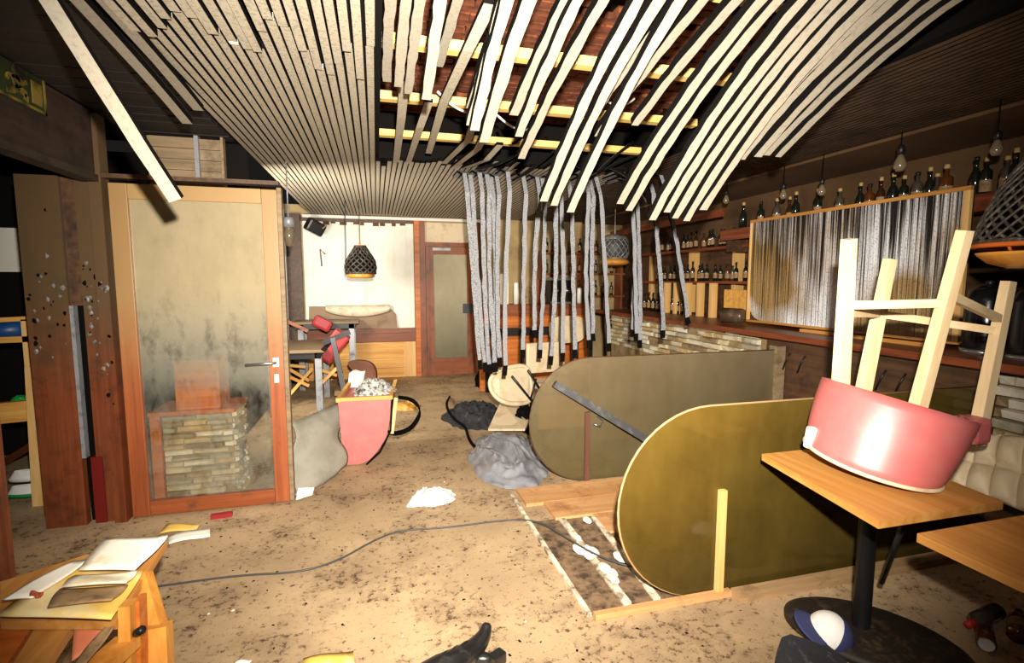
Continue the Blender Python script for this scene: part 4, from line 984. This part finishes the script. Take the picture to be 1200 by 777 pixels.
for a, e in (((1.259,4.750,0.571),(1.508,4.850,0.269)),((1.438,4.800,0.613),(1.605,4.900,0.376)),((1.550,4.900,0.503),(1.481,4.850,0.306))):
    obj('leg', MB().tube([a,e], 0.012, 8), M['black_metal'], tp)

# ================================================================== LEFT BACK CORNER
def plain_table(nm, lab, x0,x1,y0,y1,z, m, legm, legs, th=0.035):
    t = thing(nm, lab, 'table', ((x0+x1)/2,(y0+y1)/2,0))
    obj('tabletop', MB().box((x0,y0,z-th),(x1,y1,z),bev=0.004), M[m], t)
    obj('apron', MB().box((x0+0.03,y0+0.04,z-th-0.07),(x1-0.05,y1-0.04,z-th)), M['black_metal'], t)
    for (xx,yy) in legs: obj('leg', MB().box((xx-0.035,yy-0.03,0),(xx+0.035,yy+0.03,z-th)), M[legm], t)
    return t
plain_table('dining_table', 'brown table with grey metal legs beside the open glass door', -1.18,-0.56,5.95,7.0,0.74,'table_brown','grey_metal',((-0.64,6.02),(-1.12,6.02),(-0.64,6.9),(-1.12,6.9)))
plain_table('high_table', 'narrow brown table with a grey leg in front of the white wall panel', -1.10,-0.24,7.35,7.85,0.94,'table_brown','grey_metal',((-0.34,7.42),(-1.0,7.42),(-0.34,7.78),(-1.0,7.78)))
sh = thing('padded_board', 'tan padded board with a curled pale top leaning against the white wall panel', 'board', (-0.25,8.0,0.765))
pp = [(-0.968,8.020,0.794),(0.308,8.020,0.763),(0.288,8.050,0.985),(0.189,8.060,1.090),(-0.960,8.060,1.118)]
obj('pad', MB().prism(pp, (0,0.03,0)), M['tan_vinyl'], sh)
obj('curled_edge', MB().grid(lambda u,v: Vector((-0.72+0.92*u, 8.0-0.05*math.sin(PI*v)-0.01, 1.125-0.17*v*math.sin(PI*(0.08+0.84*u))**0.5)), 24, 8, 0.006), M['paper'], sh)
# red tub seat leaning, black frame, folding chair, brown leather back, white cloth
rc = thing('red_stool_seat', 'dark red padded seat tilted against the brown table', 'seat', (-0.497,6.200,0.750))
Mr = Matrix.Translation((-0.496,6.300,0.738)) @ Matrix.Rotation(math.radians(38),4,'Y')
obj('pad', MB().box((-0.10,-0.14,-0.19),(0.10,0.14,0.19),bev=0.03,mat=Mr), M['red_cloth'], rc)
tag(obj('red_cushion', MB().box((-0.12,-0.10,-0.05),(0.12,0.10,0.10),bev=0.04,mat=Matrix.Translation((-0.698,7.100,0.916)) @ Matrix.Rotation(0.5,4,'Y')), M['red_cloth'], loc=(-0.698,7.100,0.916)), 'small red cushion corner poking above the brown table', 'cushion')
bf = thing('black_table_base', 'black metal table base standing tilted in front of the brown table', 'base', (-0.419,5.900,0.259))
obj('upright', MB().bar((-0.356,5.750,0.269),(-0.470,5.900,0.871),0.05,0.05,up=(0,1,0)), M['black_metal'], bf)
obj('crossbar', MB().bar((-0.578,5.900,0.818),(-0.290,5.900,0.932),0.055,0.05,up=(0,1,0)), M['black_metal'], bf)
obj('brace', MB().bar((-0.647,6.000,0.655),(-0.482,5.920,0.850),0.05,0.04,up=(0,1,0)), M['black_metal'], bf)
fc = thing('folding_chair', 'folded pine chair with crossed legs under the brown table', 'chair', (-0.909,6.500,0.158))
for a, e in (((-1.044,6.450,0.381),(-0.810,6.500,0.236)),((-1.008,6.400,0.165),(-0.770,6.550,0.434)),((-1.046,6.600,0.438),(-0.820,6.600,0.280)),((-0.633,6.200,0.317),(-0.433,6.250,0.510)),((-0.706,6.500,0.440),(-0.484,6.500,0.346)),((-1.060,6.700,0.464),(-0.866,6.700,0.435))):
    obj('slat', MB().bar(a, e, 0.035, 0.022, up=(0,1,0)), M['pine'], fc)
lw_ = thing('leather_chair_back', 'brown curved leather chair back behind the white cloth', 'chair', (-0.192,6.600,0.150))
pts_ = [(-0.396,6.600,0.495),(-0.234,6.620,0.507),(-0.101,6.620,0.480),(-0.031,6.600,0.393),(-0.024,6.550,0.249),(-0.078,6.500,0.154),(-0.200,6.500,0.139),(-0.257,6.550,0.326)]
obj('back_pad', MB().prism(smooth_loop(pts_), (0.02,0.06,0)), M['brown_leather'], lw_)
for q_ in ((-0.36,6.55),(-0.10,6.52),(-0.36,6.8),(-0.12,6.8)): obj('leg', MB().tube([(q_[0],q_[1],0.0),(q_[0],q_[1],(-0.241,6.500,0.120)[2])], 0.014, 8), M['black_metal'], lw_)
obj('seat_pad', MB().prism([(-0.520,6.500,0.157),(-0.078,6.500,0.132),(-0.080,6.500,0.068),(-0.522,6.500,0.094)], (0,0.35,0)), M['tan_vinyl'], lw_)
tag(obj('white_cloth', MB().grid(lambda u,v: lerp(lerp((-0.337,6.350,0.386),(-0.147,6.300,0.448),u), lerp((-0.386,6.150,0.011),(-0.212,6.100,0.063),u), v)+Vector((0,0.04*math.sin(6*u+3*v),0.02*math.sin(5*u))), 12, 12, 0.008), M['white_cloth'], loc=(-0.308,6.200,0.137)), 'white cloth hanging over the brown leather chair back', 'cloth')
tag(obj('red_plank', MB().bar((-1.089,6.900,0.995),(-0.844,6.900,0.860),0.04,0.03,up=(0,1,0)), M['redwood_x'], loc=(-0.953,6.900,0.895)), 'thin red plank lying slantwise on the far end of the brown table', 'plank')

# overturned red armchair in front
ra = thing('red_armchair', 'pink-red vinyl armchair tipped over beside the glass door with a newspaper in it', 'chair', (-0.1,4.35,0))
fP = [Vector(p) for p in ((-0.315,4.220,0.537),(0.095,4.220,0.533),(0.075,4.220,0.270),(-0.010,4.220,0.112),(-0.120,4.220,0.007),(-0.286,4.220,0.016))]
fP = smooth_open(fP[:1]+fP[1:],0); fP = [Vector((p.x,p.y,max(p.z,0.006))) for p in fP]
obj('seat_shell', MB().prism([fP[0],fP[1]]+smooth_open(fP[1:],2)[1:-1]+[fP[5]], (0.06,0.55,0.0)), M['red_vinyl'], ra)
topz = fP[0].z
for a, e, w in ((fP[0]+Vector((0,0.02,0.012)), fP[1]+Vector((0,0.02,0.012)), 0.03),(fP[1]+Vector((0,0,0.012)), fP[1]+Vector((0.06,0.55,0.04)),0.03),(fP[0]+Vector((0,0,0.012)), fP[0]+Vector((0.06,0.55,0.03)),0.03)):
    obj('frame_rail', MB().bar(a,e,w,0.035), M['pine'], ra)
obj('leg', MB().bar((0.139,4.300,0.527),(0.096,4.250,0.238),0.03,0.03,up=(0,1,0)), M['pine_z'], ra)
obj('piping', MB().tube([fP[1]+Vector((0.012,-0.005,0)),fP[2]+Vector((0.012,-0.005,0)),fP[3]+Vector((0.01,-0.005,-0.005)),fP[4]+Vector((0.01,-0.005,-0.002))], 0.008, 6), M['black'], ra)
tag(obj('newspaper', crumple(lerp(fP[0],fP[1],0.62)+Vector((0.03,0.26,0.015)), 0.19,0.2,0.14,7.7,50,18), m_plain('newsprint', srgb(206,202,194), 0.8, dirt=srgb(80,78,76), dscale=26, lo=0.47, hi=0.58), loc=lerp(fP[0],fP[1],0.62)+Vector((0.03,0.26,0.0))), 'crumpled printed newspaper on top of the tipped red armchair', 'newspaper')
gs = [Vector(p) for p in ((-0.633,4.000,0.441),(-0.440,4.300,0.463),(-0.326,4.450,0.462),(-0.279,4.120,0.051),(-0.444,3.800,0.010),(-0.600,3.680,-0.047))]
def gfn(u, v):
    top = bez(gs[0],gs[1],gs[2],10); bot = bez(gs[5],gs[4],gs[3],10); k = min(9,int(u*10)); t = u*10-k
    p = lerp(lerp(top[k],top[k+1],t), lerp(bot[k],bot[k+1],t), v); p.z = max(p.z, 0.012)
    return p + Vector((0.03*math.sin(9*v),-0.05*math.sin(PI*v)*math.sin(PI*u),0.01*noise.noise(Vector((u*6,v*6,0)))))
tag(obj('grey_fabric_panel', MB().grid(gfn, 20, 16, 0.012), M['grey_cloth'], loc=(-0.45,4.0,0)), 'dirty grey fabric panel leaning between the glass door and the red armchair', 'fabric')
bl = [(0.069,4.250,0.255),(0.132,4.300,0.221),(0.251,4.400,0.220),(0.333,4.500,0.286),(0.349,4.600,0.353),(0.289,4.700,0.412),(0.169,4.750,0.424)]
tag(obj('black_band', MB().strip(smooth_open(bl), 0.05, 0.01, side=(0,1,0.3)), [M['black'],M['black']], loc=bl[0]), 'curved black band standing on the floor right of the red armchair', 'band')
tag(obj('orange_foam', lump((0.310,6.053,0.000), 0.14,0.12,0.07,4.4,0.4), M['pine'], loc=(0.310,6.053,0.000)), 'orange scrap of wood inside the curved black band', 'scrap')
tag(obj('paper_scrap', MB().prism([(-0.562,3.622,0.010),(-0.465,3.683,0.010),(-0.459,3.739,0.030),(-0.560,3.701,0.050)], (0,0.01,0.008)), M['white_paper'], loc=(-0.522,3.693,0.000)), 'small white paper scrap at the foot of the glass door', 'paper')

# trophy / ornaments at the left end of the white panel
hn = thing('black_wall_lamp', 'black box lamp high at the left end of the white wall panel', 'lamp', (-0.789,7.700,2.216))
obj('lamp_body', MB().box((-0.12,-0.10,-0.09),(0.12,0.10,0.09),bev=0.03,mat=Matrix.Translation((-0.804,7.750,2.244)) @ Matrix.Rotation(0.5,4,'Y') @ Matrix.Rotation(0.4,4,'Z')), M['black_metal'], hn)
obj('barn_door', MB().bar((-0.690,7.600,2.209),(-0.633,7.600,2.257),0.05,0.01), M['table_brown'], hn)
tag(obj('wall_hook', MB().tube([(-0.764,8.080,1.707),(-0.779,8.080,1.956),(-0.711,8.080,1.882)], 0.012, 6), M['grey_metal'], loc=(-0.764,8.080,1.707)), 'bent grey hook hanging on the white wall panel', 'hook')
hl = thing('hanging_lantern', 'small lantern hanging on a chain at the edge of the glass door', 'lantern', (-0.683,4.600,1.908))
q = Vector((-0.680,4.600,1.964))
obj('lantern_top', MB().lathe([(0,0.05),(0.035,0.05),(0.045,0.03),(0.045,-0.03),(0,-0.03)], 14, Matrix.Translation(q)), M['grey_metal'], hl)
obj('lantern_body', MB().lathe([(0,-0.19),(0.025,-0.18),(0.045,-0.10),(0.035,-0.03),(0,-0.03)], 14, Matrix.Translation(q)), M['bulb'], hl)
obj('chain', MB().tube([q+Vector((0,0,0.05)), (q.x,q.y,2.47)], 0.006, 6), M['grey_metal'], hl)

# ---- stone plinth with the orange box behind the glass door
sp = thing('stone_plinth', 'low plinth of stacked pale stone seen through the dirty glass door', 'plinth', (-1.2,3.95,0))
obj('core', MB().box((-1.40,3.83,0),(-0.98,4.14,0.60)), STONE[4], sp)
stones(sp, (-1.40,3.83,0), (1,0,0), (0,0,1), (0,-1,0), 0.43, 0.60, 15, 0.08, 0.24, 0.035)
stones(sp, (-0.98,3.83,0), (0,1,0), (0,0,1), (1,0,0), 0.31, 0.60, 15, 0.08, 0.20, 0.035)
obj('side_board', MB().box((-1.465,3.80,0),(-1.405,4.14,0.61)), M['orange_wood'], sp)
obj('cap_board', MB().box((-1.47,3.79,0.605),(-0.955,4.16,0.63)), M['orange_wood'], sp)
ob = thing('orange_box', 'orange wooden box standing on the stone plinth behind the glass door', 'box', (-1.19,3.95,0.63))
obj('box_body', MB().box((-1.32,3.84,0.63),(-1.05,4.08,0.95),bev=0.006), M['orange_wood'], ob)
obj('lid', MB().box((-1.325,3.835,0.95),(-1.045,4.085,0.965)), M['orange_wood'], ob)

# ---- the left room seen past the partition
tag(obj('white_board', MB().box((-3.4,5.20,1.57),(-2.60,5.24,1.93)), M['white_wall'], loc=(-3,5.2,1.57)), 'pale white board on the far wall of the left room', 'board')
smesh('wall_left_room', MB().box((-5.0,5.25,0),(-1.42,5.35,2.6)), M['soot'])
ls = thing('wooden_stand', 'pine stand with a blue roll on it in the left room', 'stand', (-2.35,4.2,0))
obj('leg', MB().bar((-2.293,4.200,0.897),(-2.291,4.200,1.237),0.06,0.05,up=(0,1,0)), M['pine_z'], ls)
obj('rail', MB().bar((-2.542,4.200,1.231),(-2.276,4.200,1.243),0.03,0.05,up=(0,1,0)), M['pine'], ls)
obj('rail', MB().bar((-2.553,4.200,1.099),(-2.287,4.200,1.103),0.04,0.05,up=(0,1,0)), M['pine'], ls)
obj('rail', MB().bar((-2.595,4.200,0.594),(-2.296,4.200,0.610),0.14,0.05,up=(0,1,0)), M['pine'], ls)
tag(obj('blue_roll', MB().tube([(-2.602,4.250,1.147),(-2.348,4.250,1.170)], 0.06, 16), M['blue'], loc=(-2.483,4.250,1.156)), 'blue roll lying on the pine stand in the left room', 'roll')
tag(obj('pine_beam', MB().bar((-2.196,4.000,-0.086),(-2.219,4.100,0.922),0.10,0.05,up=(0,1,0)), M['pine_z'], loc=(-2.196,4.000,-0.086)), 'pale pine beam leaning upright beside the burnt partition board', 'beam')
tag(obj('green_bottle_cap', lump((-2.435,4.300,0.655), 0.05,0.05,0.04,1.1,0.2), M['green'], loc=(-2.435,4.300,0.655)), 'small green cap on the shelf of the pine stand', 'cap')
tag(obj('broken_lath', MB().bar((-2.961,4.917,0.020),(-2.413,4.400,0.327),0.05,0.03,up=(0,1,0)), M['redwood_x'], loc=(-2.570,4.400,0.225)), 'broken red-brown lath in the left room below the pine stand', 'lath')
for n, (px_, lab, m) in enumerate((((-2.364,4.200,0.116),'white trainer on the floor of the left room, upper one','white_cloth'), ((-2.325,4.100,0.042),'white and green trainer on the floor of the left room, lower one','white_cloth'))):
    p = Vector(px_); t = thing('trainer_shoe', lab, 'shoe', p, 'trainers in the left room')
    def sfn(u, v, p=p, n=n):
        a = 2*PI*u; L = 0.12; w = 0.042; h = (0.05+0.05*max(0,math.cos(a)))*v
        return p + Vector((math.cos(a)*L*(1-0.25*v), math.sin(a)*w*(1-0.45*v), 0.02+h))
    obj('upper', MB().grid(sfn, 20, 6), M[m], t)
    obj('sole', MB().lathe([(0,0),(1,0),(1,0.022),(0,0.022)], 20, Matrix.Translation(p) @ Matrix.Diagonal((0.125,0.045,1,1))), M['green' if n else 'white_plastic'], t)
# burnt exit sign on the header
sg = thing('exit_sign', 'scorched green exit sign with a running figure on the dark left header', 'sign', (-1.54,2.4,2.2))
XS = -1.54
A, B_, C_, D_ = [Vector(p) for p in ((-1.540,2.740,2.456),(-1.540,3.117,2.476),(-1.540,3.091,2.299),(-1.540,2.718,2.305))]
ya, yb, zb_, zt_ = (A.y+D_.y)/2, (B_.y+C_.y)/2, (C_.z+D_.z)/2, (A.z+B_.z)/2
obj('plate', MB().box((XS-0.018,ya,zb_),(XS,yb,zt_)), M['sign_green'], sg)
for lo, hi in (((XS,ya,zb_),(XS+0.004,yb,zb_+0.012)),((XS,yb-0.012,zb_),(XS+0.004,yb,zt_))):
    obj('border', MB().box(lo,hi), M['sign_yellow'], sg)
def sp_(u, v): return Vector((XS, ya+(yb-ya)*u, zb_+(zt_-zb_)*v))
fig = MB()
for pts, w in (([(0.40,0.70),(0.46,0.38)],0.05),([(0.46,0.40),(0.60,0.30),(0.58,0.12)],0.03),([(0.46,0.40),(0.36,0.26),(0.24,0.20)],0.03),([(0.41,0.66),(0.55,0.58),(0.62,0.66)],0.02),([(0.40,0.66),(0.28,0.60),(0.26,0.48)],0.02)):
    for (u0,v0),(u1,v1) in zip(pts, pts[1:]): fig.bar(sp_(u0,v0)+Vector((0.003,0,0)), sp_(u1,v1)+Vector((0.003,0,0)), w, 0.004, up=(1,0,0))
fig.lathe([(0,0),(0.02,0),(0.02,0.004),(0,0.004)], 12, Matrix.Translation(sp_(0.42,0.84)) @ rot_to((1,0,0)))
obj('running_figure', fig, M['sign_yellow'], sg)
obj('door_symbol', MB().box((XS,ya+(yb-ya)*0.72,zb_+0.03),(XS+0.004,ya+(yb-ya)*0.92,zt_-0.03)), M['sign_yellow'], sg)

# ================================================================== NEAR LEFT CORNER
nt = thing('broken_pine_table', 'broken pine folding table heaped with boards and papers at the lower left', 'table', (-0.85,1.5,0))
obj('top_board', MB().prism([(-1.161,1.878,0.560),(-0.990,1.998,0.560),(-0.755,2.025,0.560),(-0.719,1.569,0.560),(-1.030,1.651,0.560)], (0,0,-0.025)), M['pine_y'], nt)
obj('plank', MB().prism([(-1.089,1.681,0.530),(-0.964,1.677,0.530),(-0.924,1.462,0.530),(-1.025,1.461,0.530)], (0,0,-0.03)), M['orange_wood'], nt)
obj('plank', MB().prism([(-0.955,1.675,0.530),(-0.856,1.641,0.530),(-0.825,1.408,0.530),(-0.901,1.428,0.530)], (0,0,-0.03)), M['pine_y'], nt)
obj('leg', MB().bar((-0.746,1.806,0.560),(-0.677,1.711,0.430),0.042,0.04,up=(0,1,0)), M['orange_pine'], nt)
obj('leg', MB().bar((-0.668,1.691,0.454),(-0.651,1.624,0.151),0.062,0.05,up=(0,1,0)), M['orange_pine'], nt)
obj('leg', MB().bar((-0.706,1.610,0.586),(-0.710,1.576,0.237),0.030,0.05,up=(0,1,0)), M['orange_pine'], nt)
obj('leg', MB().bar((-0.691,1.647,0.576),(-0.691,1.608,0.203),0.016,0.05,up=(0,1,0)), M['orange_wood'], nt)
obj('brace', MB().bar((-0.747,1.444,0.483),(-0.709,1.600,0.475),0.07,0.03,up=(0,0,1)), M['orange_pine'], nt)
obj('bolt', MB().tube([(-0.685,1.596,0.499),(-0.661,1.571,0.522)], 0.012, 8), M['black_metal'], nt)
def sheet(nm, lab, pts, m, th=0.004, wav=0.006, cat='sheet'):
    P_ = [Vector(p) for p in pts]
    o = obj(nm, MB().grid(lambda u,v: lerp(lerp(P_[0],P_[1],u), lerp(P_[3],P_[2],u), v)+Vector((0,0,wav*math.sin(4*u+2*v))), 8, 6, -th), M[m], loc=P_[3]); tag(o, lab, cat, 'papers and boards on the broken table'); return o
sheet('poster_sheet','large yellow printed sheet across the broken table',[(-1.029,1.636,0.585),(-0.995,1.899,0.585),(-0.736,1.790,0.585),(-0.715,1.534,0.585)],'yellow_paper')
sheet('poster_sheet','glossy white sheet with a yellow margin at the far end of the broken table',[(-0.920,1.813,0.600),(-0.922,1.995,0.620),(-0.719,1.948,0.620),(-0.748,1.762,0.600)],'white_paper')
sheet('poster_sheet','white strip of paper along the left side of the broken table',[(-1.046,1.691,0.600),(-0.972,1.892,0.600),(-0.926,1.891,0.600),(-0.965,1.673,0.600)],'white_paper')
sheet('poster_sheet','dark-stained tan sheet in the middle of the broken table',[(-0.901,1.617,0.600),(-0.923,1.721,0.600),(-0.737,1.689,0.600),(-0.743,1.603,0.600)],'label_paper')
sheet('poster_sheet','plain tan card strip across the middle of the broken table',[(-0.913,1.710,0.605),(-0.914,1.783,0.605),(-0.738,1.756,0.605),(-0.738,1.681,0.605)],'paper')
sheet('poster_sheet','pinkish board under the near edge of the broken table papers',[(-0.801,1.513,0.500),(-0.847,1.632,0.540),(-0.744,1.604,0.540),(-0.766,1.546,0.500)],'pink_paper')
sheet('poster_sheet','pale lath along the pinkish board',[(-0.785,1.481,0.505),(-0.746,1.590,0.550),(-0.725,1.570,0.550),(-0.755,1.449,0.505)],'label_paper')
sheet('printed_card','red printed card on the white strip of paper',[(-0.971,1.672,0.612),(-0.978,1.707,0.612),(-0.946,1.686,0.612),(-0.940,1.652,0.612)],'red_paper')
# papers on the floor
def fsheet(lab, pts, m): 
    P_ = [Vector(p) for p in pts]
    tag(obj('floor_paper', MB().grid(lambda u,v: lerp(lerp(P_[0],P_[1],u), lerp(P_[3],P_[2],u), v)+Vector((0,0,0.006*math.sin(5*u))), 6, 3, -0.003), M[m], loc=P_[0]), lab, 'paper', 'papers on the floor')
fsheet('white paper strip on the floor before the glass door', [(-1.163,3.153,0.020),(-0.970,3.202,0.020),(-0.999,3.307,0.030),(-1.197,3.242,0.030)], 'white_paper')
fsheet('yellow printed paper on the floor before the glass door', [(-1.273,3.319,0.012),(-1.081,3.333,0.012),(-1.076,3.382,0.020),(-1.268,3.433,0.020)], 'yellow_paper')
fsheet('white and yellow paper at the lower edge of the floor', [(-0.319,1.988,0.012),(-0.115,1.934,0.012),(-0.126,2.031,0.012),(-0.313,2.032,0.012)], 'yellow_paper')
fsheet('small white scrap on the floor left of the lower yellow paper', [(-0.574,2.055,0.012),(-0.521,2.059,0.012),(-0.508,2.084,0.012),(-0.572,2.082,0.012)], 'white_paper')
tag(obj('red_shard', MB().box((-0.06,-0.02,0),(0.06,0.02,0.025),mat=Matrix.Translation((-0.985,3.495,0.000)) @ Matrix.Rotation(0.1,4,'Z')), M['red_cloth'], loc=(-0.985,3.495,0.000)), 'dark red shard on the floor before the glass door', 'shard')
# boot
bt = thing('black_boot', 'black leather boot lying on the floor at the lower edge', 'boot', (0.304,1.870,0.000))
bp = [Vector((0.075,1.746,0.040)), Vector((0.172,1.791,0.050)), Vector((0.264,1.809,0.055)), Vector((0.330,1.862,0.044)), Vector((0.369,1.885,0.060)), Vector((0.395,1.911,0.077)), Vector((0.407,1.931,0.102))]
bs_ = smooth_open(bp,1)
obj('shaft', MB().tube(bs_, [0.045,0.045,0.047,0.048,0.048,0.046,0.044,0.040,0.036,0.032,0.028,0.024,0.020,0.012][:len(bs_)], 14), M['leather_black'], bt)
obj('heel', MB().box((-0.03,-0.022,-0.02),(0.03,0.022,0.025),bev=0.006,mat=Matrix.Translation((0.423,1.819,0.026)) @ Matrix.Rotation(0.5,4,'Z')), M['leather_black'], bt)
obj('sole', MB().tube([(0.285,1.859,0.020),(0.367,1.842,0.020),(0.423,1.819,0.022)], [0.022,0.026,0.018], 10), M['leather_black'], bt)
for q_ in (0.25,0.5,0.75): obj('fold', MB().tube(bez(lerp(bp[1],bp[3],q_)+Vector((-0.03,-0.03,0.03)), lerp(bp[1],bp[3],q_)+Vector((0,0,0.062)), lerp(bp[1],bp[3],q_)+Vector((0.03,0.03,0.03)),6), 0.006, 6), M['leather_black'], bt)
# cable over the floor
cp_ = [(-1.195,2.736,0.008),(-1.015,2.738,0.008),(-0.710,2.741,0.008),(-0.420,2.688,0.008),(-0.237,2.747,0.008),(-0.039,2.938,0.008),(0.109,3.014,0.008),(0.360,2.970,0.008),(0.788,2.975,0.012),(0.932,2.863,0.030),(1.010,2.657,0.030),(1.082,2.454,0.035),(1.176,2.316,0.030),(1.307,2.216,0.030)]
tag(obj('floor_cable', MB().tube(smooth_open(cp_), 0.005, 6), M['dark_grey'], loc=cp_[0]), 'thin dark cable snaking across the whole floor', 'cable')
# small litter that nobody could count
deb = MB()
for k in range(380):
    x = random.uniform(-1.15,1.9); y = random.uniform(1.5,4.6) if random.random() < 0.8 else random.uniform(4.6,7.8)
    if x > 0.85 and 1.9 < y < 3.6: continue
    r = random.uniform(0.002,0.009); a = random.uniform(0,PI); c_, s_ = math.cos(a), math.sin(a)
    vs = [Vector((x+r*(c_*p-s_*q_*0.6), y+r*(s_*p+c_*q_*0.6), 0.0005)) for p, q_ in ((-1,-1),(1,-0.8),(0.9,1),(-0.8,0.9))]
    deb.add(vs+[Vector((x,y,0.002+r*0.5))], [(0,1,4),(1,2,4),(2,3,4),(3,0,4)], 1 if random.random()<0.06 else 0)
tag(obj('floor_litter', deb, [M['black'], M['foam']], loc=(0,3,0)), 'scattered black and white crumbs all over the dirty floor', 'litter', None, 'stuff')
